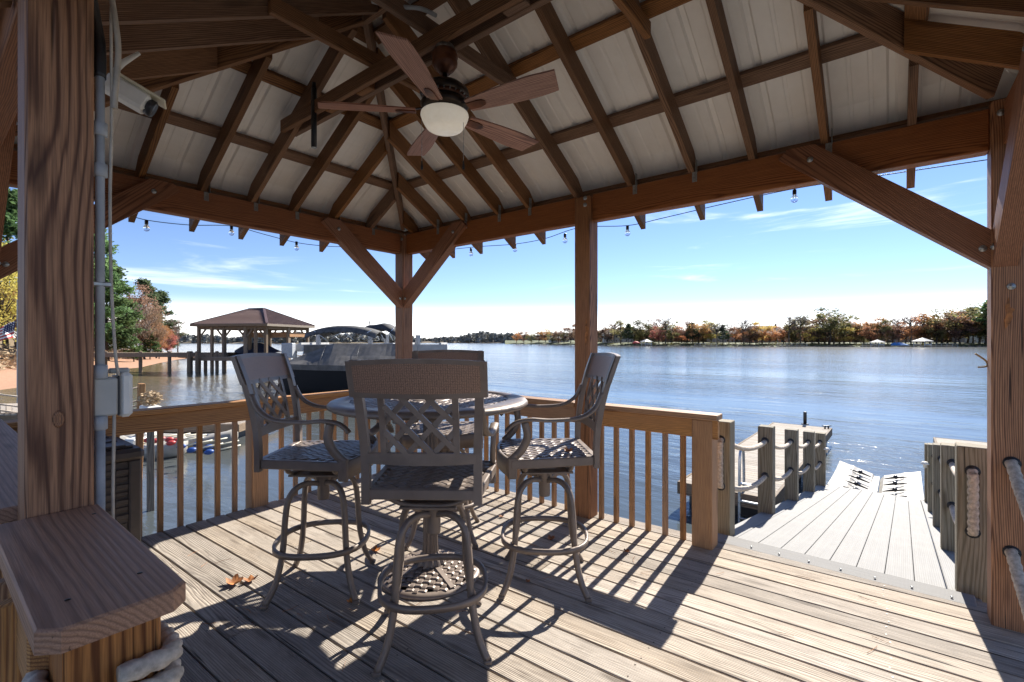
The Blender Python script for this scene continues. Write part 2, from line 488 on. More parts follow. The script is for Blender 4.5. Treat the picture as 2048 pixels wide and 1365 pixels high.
def foliage(name, cols, rough=.75, transl=.5):
    cols = [tuple(min(.7, q * 2.35) for q in c_) for c_ in cols]
    g = G(name); v = g.objco()
    n1 = g.noise(v, .55, 4, .6); n2 = g.noise(v, 5, 2)
    r = g.rnd()
    f = g.math('ADD', g.math('MULTIPLY', n1, .75), g.math('MULTIPLY', n2, .35))
    k = len(cols)
    c = g.ramp(f, [(.30 + .42 * i / (k - 1), q) for i, q in enumerate(cols)])
    hs = g.n('HueSaturation'); g.l(c, hs.inputs['Color']); hs.inputs['Saturation'].default_value = .82
    g.l(g.rng(r, 0, 1, .485, .515), hs.inputs['Hue']); g.l(g.rng(g.math('FRACT', g.math('MULTIPLY', r, 9.1)), 0, 1, .75, 1.2), hs.inputs['Value'])
    g.l(hs.outputs[0], g.b.inputs['Base Color']); g.b.inputs['Roughness'].default_value = rough
    g.b.inputs['Specular IOR Level'].default_value = .2
    tr = g.n('BsdfTranslucent'); g.l(hs.outputs[0], tr.inputs['Color'])
    mx = g.n('MixShader'); mx.inputs[0].default_value = transl
    g.l(g.b.outputs[0], mx.inputs[1]); g.l(tr.outputs[0], mx.inputs[2])
    g.l(mx.outputs[0], g.t.nodes['Material Output'].inputs['Surface'])
    return g.m
foliage('fol_pine', [(.020, .042, .014), (.045, .085, .022), (.085, .125, .03)])
foliage('fol_dark', [(.020, .036, .016), (.042, .064, .026), (.075, .098, .04)])
foliage('fol_orange', [(.12, .05, .014), (.24, .10, .02), (.36, .17, .03)])
foliage('fol_rust', [(.075, .042, .026), (.125, .066, .038), (.17, .098, .055)])
foliage('fol_red', [(.12, .04, .022), (.22, .065, .034), (.28, .11, .05)])
foliage('fol_yellow', [(.20, .11, .012), (.38, .22, .02), (.50, .30, .04)])
foliage('fol_olive', [(.05, .05, .018), (.10, .09, .025), (.16, .14, .04)])
foliage('fol_twig', [(.07, .052, .042), (.13, .095, .075), (.19, .14, .11)], transl=.05)
foliage('fol_scrub', [(.10, .07, .035), (.18, .13, .06), (.26, .19, .09)], transl=.1)
plain('bark', (.085, .062, .048), .9, 0, .3, 4, .3)
plain('bark_pale', (.16, .13, .11), .9, 0, .3, 4, .3)
# ------------------------------------------------------------------ deck
DROT = R(2.0)
DP = Vector((3.9, 0.25, 0))
DX = Vector((math.cos(DROT), math.sin(DROT), 0)); DY = Vector((-math.sin(DROT), math.cos(DROT), 0))
def dk(a, b, z=0.0):                        # deck frame: a along the boards, b outwards from the lake edge
    p = DP + DX * a + DY * b
    return Vector((p.x, p.y, z))
deck = tag(empty('deck', (2.3, -1.5, 0)), 'weathered grey deck of long boards under the pavilion', kind='structure')
rd = random.Random(3)
for i in range(29):
    b = -0.07 - i * 0.1455
    a0, a1 = -4.04, 1.02
    zz = -0.019 + rd.uniform(-.0012, .0012)
    if i % 5 == 2:
        s = rd.uniform(-1.6, -0.4) if i < 12 else rd.uniform(-3.0, -2.2)
        lumber('board', dk(a0, b, zz), dk(s - .002, b, zz), .137, .038, MAT['deck_wood'], deck)
        lumber('board', dk(s + .002, b, zz), dk(a1, b, zz), .137, .038, MAT['deck_wood'], deck)
    else:
        a0 += rd.uniform(-.004, .004)
        lumber('board', dk(a0, b, zz), dk(a1, b, zz), .137, .038, MAT['deck_wood'], deck)
lumber('rim_joist', dk(-4.06, -.03, -.14), dk(-4.06, -4.2, -.14), .04, .2, MAT['deck_wood'], deck)
lumber('rim_joist', dk(-4.03, -.025, -.14), dk(1.02, -.025, -.14), .04, .2, MAT['deck_wood'], deck)
for a in (-3.6, -1.8, 0.0):
    for b in (-.35, -2.3, -4.0):
        lumber('piling', dk(a, b, -3.2), dk(a, b, -.14), .2, .2, MAT['far_wood'], deck, up=(0, 1, 0), ch=.02)
for a in (-3.3, -2.4, -1.5, -.6, .3):
    lumber('joist', dk(a, -.1, -.12), dk(a, -4.2, -.12), .04, .16, MAT['far_wood'], deck)

# ------------------------------------------------------------------ pavilion
PAV = thing('pavilion', 'open timber pavilion with brown posts, rafters and pale metal roof over the deck', 'pavilion', (2.3, -1.5, 0))
U1 = 4.63; V1 = 3.06; PT = 0.14
BZ0, BZ1 = 2.405, 2.62
M_ = 0.57; PITCH = math.atan(M_)
ZU0 = 2.62; DB = -0.045
def zu(d): return ZU0 + M_ * (d - DB)       # underside of the rafters, d metres inside the wall line
def post(x0, x1, y0, y1, z0, z1, mat='post_wood', nm='post', par=None):
    return lumber(nm, ((x0 + x1) / 2, (y0 + y1) / 2, z0), ((x0 + x1) / 2, (y0 + y1) / 2, z1), x1 - x0, y1 - y0, MAT[mat], par or PAV, up=(0, 1, 0), ch=.006)
post(-PT, 0, 0, PT, -.05, BZ1 - .01)                       # lake corner
post(2.20, 2.34, 0.0, PT, -.05, BZ1 - .02)                 # middle of the lake side
post(U1, U1 + PT, 0.0, PT, -.05, BZ1 + .02)                # right-hand lake corner
post(-PT, 0, -V1 - PT, -V1, -.05, BZ1 - .01)               # shore corner
post(2.315, 2.455, -V1 - PT, -V1, -.05, BZ1 - .01)         # big near post
post(U1, U1 + PT, -V1 - PT, -V1, -.05, BZ1 - .01)          # corner behind the viewpoint
bt = .09; bo = .045 + bt / 2; bh = BZ1 - BZ0; bz = (BZ0 + BZ1) / 2
def beam(p0, p1): return lumber('beam', p0, p1, bt, bh, MAT['beam_wood'], PAV, ch=.005)
beam((0.001, bo, bz), (2.199, bo, bz)); beam((2.341, bo, bz), (U1 - .001, bo, bz))
beam((-bo, -0.001, bz), (-bo, -V1 + .001, bz))
beam((0.001, -V1 - bo, bz), (2.314, -V1 - bo, bz)); beam((2.456, -V1 - bo, bz), (U1 - .001, -V1 - bo, bz))
beam((U1 + bo, -0.001, bz), (U1 + bo, -V1 + .001, bz))
def bolt(p, n, par=None):
    m = MB().lathe([(.0, -.004), (.017, -.004), (.017, .003), (.013, .006), (.009, .006), (.007, .011), (0, .012)], 12)
    return m.build('bolt', MAT['galv'], par or PAV, frame(p, (n[1], -n[0], 0) if abs(n[2]) < .9 else (1, 0, 0), n))
# diagonal braces: plumb cut at the post, flush with the beam top at the other end
def brace(corner, ux, side):
    """corner: post face point (x, y); ux: unit direction along the beam; side: unit inward normal"""
    h0, h1, run = 1.80, 2.60, .78
    w = .135
    ux = Vector((*ux, 0)); sd = Vector((*side, 0))
    L = math.hypot(run, h1 - h0); a = math.atan2(h1 - h0, run)
    ca, sa = math.cos(a), math.sin(a)
    poly = [(0, h0), (0, h0 + w / ca), (run - .02, h1 + .02), (run + .12, h1 + .02), (run + .17, h1 - .03)]
    Mx = Matrix((ux * ca + Vector((0, 0, sa)), sd, -ux * sa + Vector((0, 0, ca)))).transposed().to_4x4()
    Mx.translation = Vector((*corner, 0)) + Vector((0, 0, h0))
    lp = [(x * ca + (z - h0) * sa, -x * sa + (z - h0) * ca) for x, z in poly]
    MB().prism(lp, -.045, .045).build('brace', MAT['beam_wood'], PAV, Mx)
    q = Vector((*corner, 0)) + ux * (run + .0) + Vector((0, 0, h1 - .07)) + sd * .046
    bolt(q, sd)
    q = Vector((*corner, 0)) + ux * .03 + Vector((0, 0, h0 + .10)) + sd * .046
    bolt(q, sd)
brace((0, .05), (1, 0), (0, -1))
brace((-.05, 0), (0, -1), (1, 0))
brace((U1, .05), (-1, 0), (0, -1))
brace((U1 + .05, 0), (0, -1), (-1, 0))
brace((-.05, -V1), (0, 1), (1, 0))
brace((0, -V1 - .05), (1, 0), (0, 1))
for p in ((2.30, -.001, 2.585), (2.30, -.001, 2.53), (U1 + .07, -.001, 1.70), (-.02, -.001, 2.56), (U1 + .035, -.001, 2.57)):
    bolt(p, (0, -1, 0))

# rafters.  Profile in (d, z): eave tail dropped behind the beam, straight run inside it.
RD = .15
def rafter(name, base, inward, side, dmax, mat='rafter_wood', t=.038, drop=0.0):
    """base: point on the wall line; inward: unit plan vector up the slope"""
    iw = Vector((*inward, 0)); sd = Vector((*side, 0))
    ca, sa = math.cos(PITCH), math.sin(PITCH)
    poly = [(DB, ZU0), (dmax, zu(dmax)), (dmax, zu(dmax) + RD), (DB, ZU0 + RD), (-.30, 2.47), (-.30, 2.335), (-.14, 2.43), (-.138, BZ1 + .002)]
    lp = [(x * ca + (z - ZU0) * sa, -x * sa + (z - ZU0) * ca) for x, z in poly]
    Mx = Matrix((iw * ca + Vector((0, 0, sa)), sd, -iw * sa + Vector((0, 0, ca)))).transposed().to_4x4()
    Mx.translation = Vector((*base, ZU0))
    return MB().prism(lp, -t / 2, t / 2).build(name, MAT[mat], PAV, Mx)
US = [.10, .495, .90, 1.335, 1.69, 2.19, 2.665, 3.13, 3.52, 3.92, 4.325]
VS = [.375, .80, 1.20, 1.565, 1.945, 2.345, 2.72]
HV = V1 / 2
for u in US:
    dm = min(u, U1 - u, HV) - .03
    if dm < .1: dm = .08
    rafter('rafter', (u, 0), (0, -1), (1, 0), dm)
    rafter('rafter', (u, -V1), (0, 1), (1, 0), dm)
for v in VS:
    dm = min(v, V1 - v) - .03
    rafter('rafter', (0, -v), (1, 0), (0, 1), dm)
    rafter('rafter', (U1, -v), (-1, 0), (0, 1), dm)
def hip(cx, cy, sx, sy):
    d0, d1 = -.02, HV
    dz = .095
    p0 = Vector((cx + sx * d0, cy + sy * d0, zu(d0) + dz)); p1 = Vector((cx + sx * d1, cy + sy * d1, zu(d1) + dz))
    lumber('hip_rafter', p0, p1, .038, .17, MAT['rafter_wood'], PAV)
    q0 = Vector((cx - sx * .34, cy - sy * .34, 2.40)); q1 = Vector((cx - sx * .10, cy - sy * .10, 2.545))
    lumber('hip_tail', q0, q1, .038, .12, MAT['rafter_wood'], PAV)
hip(0, 0, 1, -1); hip(U1, 0, -1, -1); hip(0, -V1, 1, 1); hip(U1, -V1, -1, 1)
lumber('ridge_board', (HV - .05, -HV, zu(HV) + .08), (U1 - HV + .05, -HV, zu(HV) + .08), .04, .16, MAT['rafter_wood'], PAV)
# collar ties and the paired tie that carries the fan
def tie(p0, p1, h=.09): return lumber('collar_tie', p0, p1, .038, h, MAT['rafter_wood'], PAV)
for u in (1.69 + .04, 2.19 + .04, 3.13 + .04):
    d = .86
    tie((u, -d + .04, 3.165), (u, -V1 + d - .04, 3.165))
for vv in (1.565 - .0385, 1.565 + .0385 + .012):
    lumber('fan_tie', (.58, -vv, 3.075), (U1 - .58, -vv, 3.075), .038, .09, MAT['rafter_wood'], PAV)
for u in (1.15, 1.52, 2.75):
    lumber('spacer_block', (u, -1.571, 3.07), (u + .14, -1.571, 3.07), .048, .08, MAT['rafter_wood'], PAV)
# purlins, laid flat on the rafters
def zt(d): return zu(d) + RD
for d in (-.16, .30, .82, 1.34):
    off = .019 / math.cos(PITCH)
    a, b = d, U1 - d
    zc = (zt(d) if d > 0 else 2.63) + off
    pw = .088
    n1 = Vector((0, -M_ * -1, 0))
    if d < HV:
        def pur(p0, p1, inward):
            up = Vector((-inward[0] * M_, -inward[1] * M_, 1)).normalized()
            lumber('purlin', p0, p1, pw, .038, MAT['rafter_wood'], PAV, up=up)
        e = .03
        pur((a + e, -d, zc), (b - e, -d, zc), (0, -1)); pur((a + e, -V1 + d, zc), (b - e, -V1 + d, zc), (0, 1))
        pur((d, -d - e, zc), (d, -V1 + d + e, zc), (1, 0)); pur((U1 - d, -d - e, zc), (U1 - d, -V1 + d + e, zc), (-1, 0))
# galvanised rafter clips on the beam face
clip_me = MB().box((0, .002, -.035), (.034, .004, .07)).box((.017, -.012, .035), (.004, .032, .085)).mesh('clip')
for u in (.495, .90, 1.335, 1.69, 2.665 + .02, 3.13, 3.92):
    obj('rafter_clip', clip_me, MAT['galv'], PAV, Matrix.Translation((u + .022, .042, 2.62)) @ Matrix.Rotation(0, 4, 'Z'))
for v in (.375, .80, 1.20, 1.565, 1.945):
    obj('rafter_clip', clip_me, MAT['galv'], PAV, Matrix.Translation((-.042, -v + .022, 2.62)) @ Matrix.Rotation(R(90), 4, 'Z'))
# metal roofing: panels with raised ribs, trimmed to the hips
TH = .04 / math.cos(PITCH)
def zm(d): return zt(d) + TH if d > DB else 2.47 + .045 + (d + .36) / (.36 + DB) * (zt(DB) + TH - 2.515)
prof = []
x = 0.0
while x < .915 - 1e-6:
    prof += [(x, 0), (x + .012, .018), (x + .038, .018), (x + .05, 0), (x + .128, 0), (x + .134, .004), (x + .148, .004), (x + .154, 0), (x + .224, 0), (x + .230, .004), (x + .244, .004), (x + .250, 0)]
    x += .305
def slope(length, depth_fn, to_world, lo):
    x0 = lo
    while x0 < length - lo - .01:
        pts = [(x0 + a, h) for a, h in prof if x0 + a < length - lo] + [(min(x0 + .915, length - lo), 0.0)]
        m = MB(); vs = []
        for x, h in pts:
            ds = sorted({-.36, DB, max(-.36 + .001, min(depth_fn(x), HV + .02))})
            ds = [q for q in ds if q <= max(depth_fn(x), -.359) + 1e-6] or [-.36]
            while len(ds) < 3: ds.append(ds[-1] + .0005)
            vs += [to_world(x, q, zm(q) + h) for q in ds[:3]]
        fs = []
        for i in range(len(pts) - 1):
            for k in range(2): fs.append((i * 3 + k, i * 3 + k + 1, i * 3 + 3 + k + 1, i * 3 + 3 + k))
        mid = Vector(vs[len(vs) // 2])
        m.add([tuple(Vector(q) - mid) for q in vs], fs)
        o = m.build('roof_panel', MAT['roof_metal'], PAV, Matrix.Translation(mid))
        x0 += .9149
E_ = .36
slope(U1, lambda x: min(x, U1 - x, HV), lambda x, d, z: (x, -d, z), -E_)
slope(U1, lambda x: min(x, U1 - x, HV), lambda x, d, z: (x, -V1 + d, z), -E_)
slope(V1, lambda x: min(x, V1 - x), lambda x, d, z: (d, -x, z), -E_)
slope(V1, lambda x: min(x, V1 - x), lambda x, d, z: (U1 - d, -x, z), -E_)
def cap(p0, p1): return lumber('hip_light_seal', p0, p1, .26, .012, MAT['roof_metal'], PAV)  # unseen strip added over hips and ridge to keep light from leaking in
for cx, cy, sx, sy in ((0, 0, 1, -1), (U1, 0, -1, -1), (0, -V1, 1, 1), (U1, -V1, -1, 1)):
    cap((cx + sx * DB, cy + sy * DB, zm(DB + .001) + .03), (cx + sx * HV, cy + sy * HV, zm(HV) + .03))
    cap((cx - sx * .36, cy - sy * .36, zm(-.36) + .03), (cx + sx * DB, cy + sy * DB, zm(DB + .001) + .03))
cap((HV - .1, -HV, zm(HV) + .03), (U1 - HV + .1, -HV, zm(HV) + .03))

# ------------------------------------------------------------------ railings
def railing(name, label, p0, p1, out, balusters, posts, mat='rail_wood', top=.925):
    """straight run: p0-p1 plan points on the inner face line, out = outward unit vector"""
    p0 = Vector((*p0, 0)); p1 = Vector((*p1, 0)); o = Vector((*out, 0)); d = (p1 - p0).normalized()
    t = thing(name, label, 'railing', (p0 + p1) / 2)
    z = Vector((0, 0, 1))
    lumber('top_rail', p0 + o * .055 + z * (top - .019), p1 + o * .055 + z * (top - .019), .14, .038, MAT[mat], t)
    lumber('side_rail', p0 + o * .03 + z * (top - .038 - .066), p1 + o * .03 + z * (top - .038 - .066), .038, .128, MAT[mat], t)
    for s in balusters:
        q = p0 + d * s + o * .069
        lumber('baluster', q + z * -.16, q + z * (top - .05), .036, .036, MAT[mat], t, up=tuple(o))
    for s in posts:
        q = p0 + d * s + o * .072
        lumber('post', q + z * -.1, q + z * (top - .04), .138, .138, MAT[mat], t, up=tuple(o), ch=.006)
    return t
bl = [.10 + .131 * i for i in range(0, 24)]
railing('railing', 'brown wooden railing on the shore side, beside the storage box', (-.03, -.02), (-.03, -3.05), (-1, 0), [s for s in bl if abs(s - 1.49) > .10 and s < 2.98], [1.49])
railing('railing', 'brown wooden railing between the forked corner post and the middle post', (.005, .01), (2.195, .01), (0, 1), [.11 + .131 * i for i in range(16)], [])
railing('railing', 'brown wooden railing from the middle post to the gangway end post', (2.345, .01), (3.315, .01), (0, 1), [.06 + .131 * i for i in range(6)], [.865])
NR = thing('railing', 'near railing with a broad purplish brown plank cap', 'railing', (2.0, -3.13, 0))
CZ = .965
def capboard(x0, x1, cut):
    w0, w1 = -3.262, -3.052
    c = .028
    if cut: pl = [(x0, w0), (x1 - c, w0), (x1, w0 + c), (x1, w1 - c), (x1 - c, w1), (x0, w1)]
    else: pl = [(x0, w0), (x1, w0), (x1, w1), (x0, w1)]
    cx = (x0 + x1) / 2
    n = len(pl); m = MB(); e = .004
    cy = (w0 + w1) / 2
    ins = [(cx + (a - cx) * (1 - e / abs(x1 - cx)), cy + (b - cy) * (1 - e / abs(w1 - cy))) for a, b in pl]
    vs = [(a - cx, b - cy, -.02) for a, b in pl] + [(a - cx, b - cy, .016) for a, b in pl] + [(a - cx, b - cy, .02) for a, b in ins]
    fs = [tuple(range(n))[::-1]] + [(i, (i + 1) % n, n + (i + 1) % n, n + i) for i in range(n)] + [(n + i, n + (i + 1) % n, 2 * n + (i + 1) % n, 2 * n + i) for i in range(n)] + [tuple(range(2 * n, 3 * n))]
    m.add(vs, fs)
    m.build('cap_board', MAT['cap_wood'], NR, Matrix.Translation((cx, cy, CZ - .02)))
capboard(2.463, 3.19, True)
capboard(.06, 2.307, False)
post(3.0, 3.14, -3.225, -3.085, -.05, CZ - .041, 'post_wood', 'end_post', NR)
lumber('side_rail', (2.46, -3.235, CZ - .115), (3.0, -3.235, CZ - .115), .036, .135, MAT['rail_wood'], NR)
lumber('side_rail', (.01, -3.20, CZ - .115), (2.31, -3.20, CZ - .115), .036, .135, MAT['rail_wood'], NR)
for i in range(19):
    xx = .12 + i * .131
    if 2.28 < xx < 2.5: continue
    lumber('baluster', (xx, -3.235, -.16), (xx, -3.235, CZ - .06), .036, .036, MAT['rail_wood'], NR, up=(0, 1, 0))
for i in range(3):
    lumber('baluster', (2.58 + i * .131, -3.262, -.16), (2.58 + i * .131, -3.262, CZ - .06), .036, .036, MAT['rail_wood'], NR, up=(0, 1, 0))
# ------------------------------------------------------------------ bar stools
def weave(m, inside, cell=.043, rot=R(45), z=0.0, th=.007, ext=.6, fn=None, lw=1.42, ww=.74):
    """basket weave: small domed bricks laid over and under; only where inside(x, y)"""
    n = int(ext / cell) + 1
    for i in range(-n, n + 1):
        for j in range(-n, n + 1):
            x, y = i * cell, j * cell
            X = x * math.cos(rot) - y * math.sin(rot); Y = x * math.sin(rot) + y * math.cos(rot)
            if not inside(X, Y): continue
            a = rot if (i + j) % 2 == 0 else rot + math.pi / 2
            zz = z + (fn(X, Y) if fn else 0.0)
            l, w_ = cell * lw / 2, cell * ww / 2
            c, s = math.cos(a), math.sin(a)
            vs = []
            for q, (lx, ly, lz) in enumerate(((-l, -w_, -th), (l, -w_, -th), (l, w_, -th), (-l, w_, -th), (-l * .98, -w_, -.001), (l * .98, -w_, -.001), (l * .98, w_, -.001), (-l * .98, w_, -.001), (-l * .55, -w_ * .8, .0035), (l * .55, -w_ * .8, .0035), (l * .55, w_ * .8, .0035), (-l * .55, w_ * .8, .0035))):
                vs.append((X + lx * c - ly * s, Y + lx * s + ly * c, zz + lz))
            fs = [(0, 3, 2, 1), (0, 1, 5, 4), (1, 2, 6, 5), (2, 3, 7, 6), (3, 0, 4, 7), (4, 5, 9, 8), (5, 6, 10, 9), (6, 7, 11, 10), (7, 4, 8, 11), (8, 9, 10, 11)]
            m.add(vs, fs)
SEAT_Z = .79
def bx(y): return -.262 - .012 * 0
def back_pt(z):                              # rear leg line of the back: leans away above the seat
    t = max(0.0, z - SEAT_Z - .05)
    return -.255 - .04 * t - .36 * t * t
def seat_w(y): return .235 + .045 * (y + .25) / .5   # half width, wider in front
parts = []                                   # (name, mesh, material, swivels, parent index)
def part(name, mb, mat, swivel=True, parent=None):
    parts.append((name, mb.mesh('stool_' + name), MAT[mat], swivel, parent))
    return len(parts) - 1
# seat frame: four rails, a rounded front apron
fr = MB()
zt_, zb_ = SEAT_Z, SEAT_Z - .05
i_f = MB()
fpts = []
for k in range(13):
    x = -.28 + .56 * k / 12
    fpts.append((x, .225 + .05 * (1 - (x / .28) ** 2), SEAT_Z - .045))
i_f.sweep(fpts, [(-.012, -.05), (.012, -.05), (.012, .038), (.006, .045), (-.006, .045), (-.012, .038)])
seat_i = part('seat_frame', i_f.bar((-.235, -.25, SEAT_Z - .022), (.235, -.25, SEAT_Z - .022), .035, .045, ch=.004)
     .bar((-.237, -.24, SEAT_Z - .025), (-.277, .225, SEAT_Z - .03), .03, .05, ch=.005)
     .bar((.237, -.24, SEAT_Z - .025), (.277, .225, SEAT_Z - .03), .03, .05, ch=.005)
     .box((-.272, .215, SEAT_Z - .05), (.035, .05, .115), ch=.005).box((.272, .215, SEAT_Z - .05), (.035, .05, .115), ch=.005), 'bronze')
wv_ = MB()
weave(wv_, lambda x, y: abs(x) < seat_w(y) - .02 and -.24 < y < .215 + .045 * (1 - (x / .28) ** 2), z=SEAT_Z - .004, ext=.42)
part('seat_weave', wv_, 'bronze', True, seat_i)
# back posts
for s in (-1, 1):
    zs = [SEAT_Z - .065 + (1.345 - SEAT_Z + .065) * k / 14 for k in range(15)]
    pts = [(s * (.242 + .02 * max(0, (z - .95) / .4)), back_pt(z), z) for z in zs]
    part('back_post', MB().sweep(pts, [(-.018, -.015), (.018, -.015), (.018, .015), (-.018, .015)], up=(0, 1, 0), smooth=False), 'bronze')
# curved top panel with a raised border
def bow(x): return -.035 * (1 - (x / .29) ** 2)
def ribbon(x0, x1, z0, z1, th, off, n=16):
    m = MB(); vs = []; fs = []
    for k in range(n + 1):
        x = x0 + (x1 - x0) * k / n
        for z in (z0, z1):
            crown = .012 * (1 - (x / .29) ** 2) if z == z1 else .006 * (1 - (x / .29) ** 2) * -1
            y = back_pt(z) + bow(x) + off
            vs += [(x, y - th / 2, z + crown), (x, y + th / 2, z + crown)]
    for k in range(n):
        a = k * 4; b = a + 4
        fs += [(a, b, b + 2, a + 2), (a + 1, a + 3, b + 3, b + 1), (a + 2, b + 2, b + 3, a + 3), (a, a + 1, b + 1, b)]
    fs += [(0, 2, 3, 1), (n * 4, n * 4 + 1, n * 4 + 3, n * 4 + 2)]
    return m.add(vs, fs, False)
TZ0, TZ1 = 1.195, 1.345
tp = part('top_panel', ribbon(-.29, .29, TZ0, TZ1, .024, .0), 'bronze')
part('panel_inset', ribbon(-.262, .262, TZ0 + .022, TZ1 - .02, .029, .0), 'bronze_panel', True, tp)
# lattice: bottom rail, two uprights, crossing slats
LZ0, LZ1 = .925, 1.205
part('lattice_rail', ribbon(-.235, .235, LZ0 - .018, LZ0 + .018, .02, .004), 'bronze')
for s in (-1, 1):
    zs = [LZ0 + (LZ1 - LZ0) * k / 8 for k in range(9)]
    part('lattice_upright', MB().sweep([(s * .155, back_pt(z) + bow(.155) + .004, z) for z in zs], [(-.013, -.008), (.013, -.008), (.013, .008), (-.013, .008)], up=(0, 1, 0), smooth=False), 'bronze')
hw = .148; hgt = LZ1 - LZ0
for s in (-1, 1):
    for c in (-.275, -.165, -.055, .055, .165, .275):
        # line x = s * (z - zc) + c, clipped to the panel
        zc = (LZ0 + LZ1) / 2
        ends = []
        for k in range(61):
            z = LZ0 + hgt * k / 60; x = s * (z - zc) * .95 + c
            if abs(x) <= hw: ends.append((x, z))
        if len(ends) < 7: continue
        st = max(1, len(ends) // 8)
        sel = ends[::st] + ([ends[-1]] if (len(ends) - 1) % st else [])
        pts = [(x, back_pt(z) + bow(x) + .004 + s * .003, z) for x, z in sel]
        part('lattice_slat', MB().sweep(pts, [(-.006, -.0115), (.006, -.0115), (.006, .0115), (-.006, .0115)], up=(1, 0, s * -1), smooth=False), 'bronze')
# arms
for s in (-1, 1):
    ap = bez([(s * .252, back_pt(1.13) + .012, 1.14), (s * .262, -.24, 1.055), (s * .275, -.15, 1.005), (s * .285, 0, .995), (s * .288, .12, 1.002), (s * .286, .20, .985), (s * .282, .25, .94)], 5)
    a_i = part('arm', MB().sweep(ap, [(-.019, -.007), (.019, -.007), (.021, 0), (.019, .009), (0, .013), (-.019, .009), (-.021, 0)], up=(0, .3, 1)), 'bronze')
    sp = bez([(s * .272, .225, SEAT_Z - .01), (s * .275, .165, .84), (s * .28, .135, .91), (s * .284, .15, .99)], 5)
    part('arm_support', MB().sweep(sp, [(-.013, -.02), (.013, -.02), (.013, .02), (-.013, .02)], up=(0, 1, .2)), 'bronze', True, a_i)
# swivel plate and rocker bars below the seat
sw = MB()
for y in (-.13, .13):
    sw.tube(bez([(-.20, y, SEAT_Z - .05), (-.16, y, .70), (-.08, y, .678), (.08, y, .678), (.16, y, .70), (.20, y, SEAT_Z - .05)], 5), .013, 8, up=(0, 1, 0))
sw.box((0, 0, .668), (.26, .30, .012), ch=.003).box((0, 0, .685), (.12, .12, .03), ch=.004)
part('swivel_plate', sw, 'bronze')
part('hub', MB().lathe([(0, .50), (.032, .50), (.034, .51), (.034, .60), (.048, .63), (.06, .662), (0, .662)], 16), 'bronze', False)
leg_prof = [(.025, .595), (.10, .612), (.165, .598), (.208, .545), (.226, .44), (.236, .30), (.252, .20), (.285, .09), (.335, .012)]
for q in range(4):
    a = R(45 + 90 * q)
    lg = MB().sweep(bez([(r * math.cos(a), r * math.sin(a), z) for r, z in leg_prof], 4), [(-.0125, -.012), (0, -.015), (.0125, -.012), (.0125, .012), (0, .015), (-.0125, .012)], up=(math.cos(a) * .3, math.sin(a) * .3, 1))
    l_i = part('leg', lg, 'bronze', False)
    part('foot', MB().box((.338 * math.cos(a), .338 * math.sin(a), .009), (.034, .034, .018), None, .004), 'bronze', False, l_i)
ring = [((.255 + .018 * math.cos(4 * t)) * 1.02 * math.cos(t), (.255 + .018 * math.cos(4 * t)) * 1.02 * math.sin(t), .268) for t in [2 * math.pi * k / 40 for k in range(40)]]
ring = [((.262 - .010 * math.cos(4 * t)) * math.cos(t), (.262 - .010 * math.cos(4 * t)) * math.sin(t), .268) for t in [2 * math.pi * k / 40 for k in range(40)]]
part('foot_ring', MB().sweep(ring, [(-.008, -.015), (.008, -.015), (.012, 0), (.008, .015), (-.008, .015)], closed=True), 'bronze', False)
def stool(r, f, face, label, turn=0.0):
    """r, f: base centre right / forward of the viewpoint; face: (right, forward) direction the seat faces"""
    p = cw(r, f)
    fw = RGT * face[0] + FWD * face[1]
    t = thing('bar_stool', label, 'bar stool', (p.x, p.y, .002), math.atan2(fw.y, fw.x) - R(90), 'bar stools around the table')
    made = []
    for name, me, mat, swv, par in parts:
        o = bpy.data.objects.new(name, me)
        if not me.materials: me.materials.append(mat)
        COL.objects.link(o)
        o.parent = made[par] if par is not None else t
        if swv and par is None: o.matrix_basis = Matrix.Rotation(turn, 4, 'Z')
        if name == 'seat_weave': o['kind'] = 'stuff'
        made.append(o)
    return t
stool(-.38, 2.31, (-.16, .98), 'bar stool with its back to the viewer, nearest of the four', R(-11))
stool(-1.11, 2.81, (.99, .10), 'bar stool facing the table in front of the shore-side railing post', R(-6))
stool(.195, 2.87, (-.99, .06), 'bar stool standing in front of the middle pavilion post', R(8))
stool(-.50, 3.52, (.05, -1), 'bar stool beyond the table, mostly hidden, facing the viewer', R(0))

# ------------------------------------------------------------------ bar table
tp_ = cw(-.50, 2.93)
T = thing('bar_table', 'round dark bronze bar table with woven cast top and pedestal', 'table', (tp_.x, tp_.y, .002), R(20))
TT = 1.075
MB().lathe([(.475, TT - .012), (.475, TT + .0), (.56, TT + .001), (.585, TT - .004), (.597, TT - .016), (.597, TT - .03), (.585, TT - .038), (.55, TT - .035), (.475, TT - .03), (.475, TT - .012)], 64).build('rim', MAT['bronze'], T, MWof(T))
wv_ = MB(); weave(wv_, lambda x, y: .11 < math.hypot(x, y) < .478, cell=.047, rot=0, z=TT - .006, th=.008, ext=.5)
tag(wv_.build('top_weave', MAT['bronze'], T, MWof(T)), kind='stuff')
MB().lathe([(.02, TT - .02), (.02, TT), (.10, TT), (.12, TT - .004), (.12, TT - .025), (.02, TT - .02)], 32).build('umbrella_ring', MAT['bronze'], T, MWof(T))
for k in range(4):
    a = R(90 * k + 10)
    MB().bar((.04 * math.cos(a), .04 * math.sin(a), TT - .045), (.56 * math.cos(a), .56 * math.sin(a), TT - .045), .03, .03, ch=.004).build('top_spoke', MAT['bronze'], T, MWof(T))
fl = []
seg = 48
pv = [(.05, 1.04), (.045, .98), (.042, .9), (.042, .2), (.046, .14), (.075, .10), (.085, .075)]
m = MB(); vs = []; fs = []
for i in range(seg):
    a = 2 * math.pi * i / seg; k = 1.0 + (.08 if i % 4 < 2 else -.05)
    vs += [(r * k * math.cos(a), r * k * math.sin(a), z) for r, z in pv]
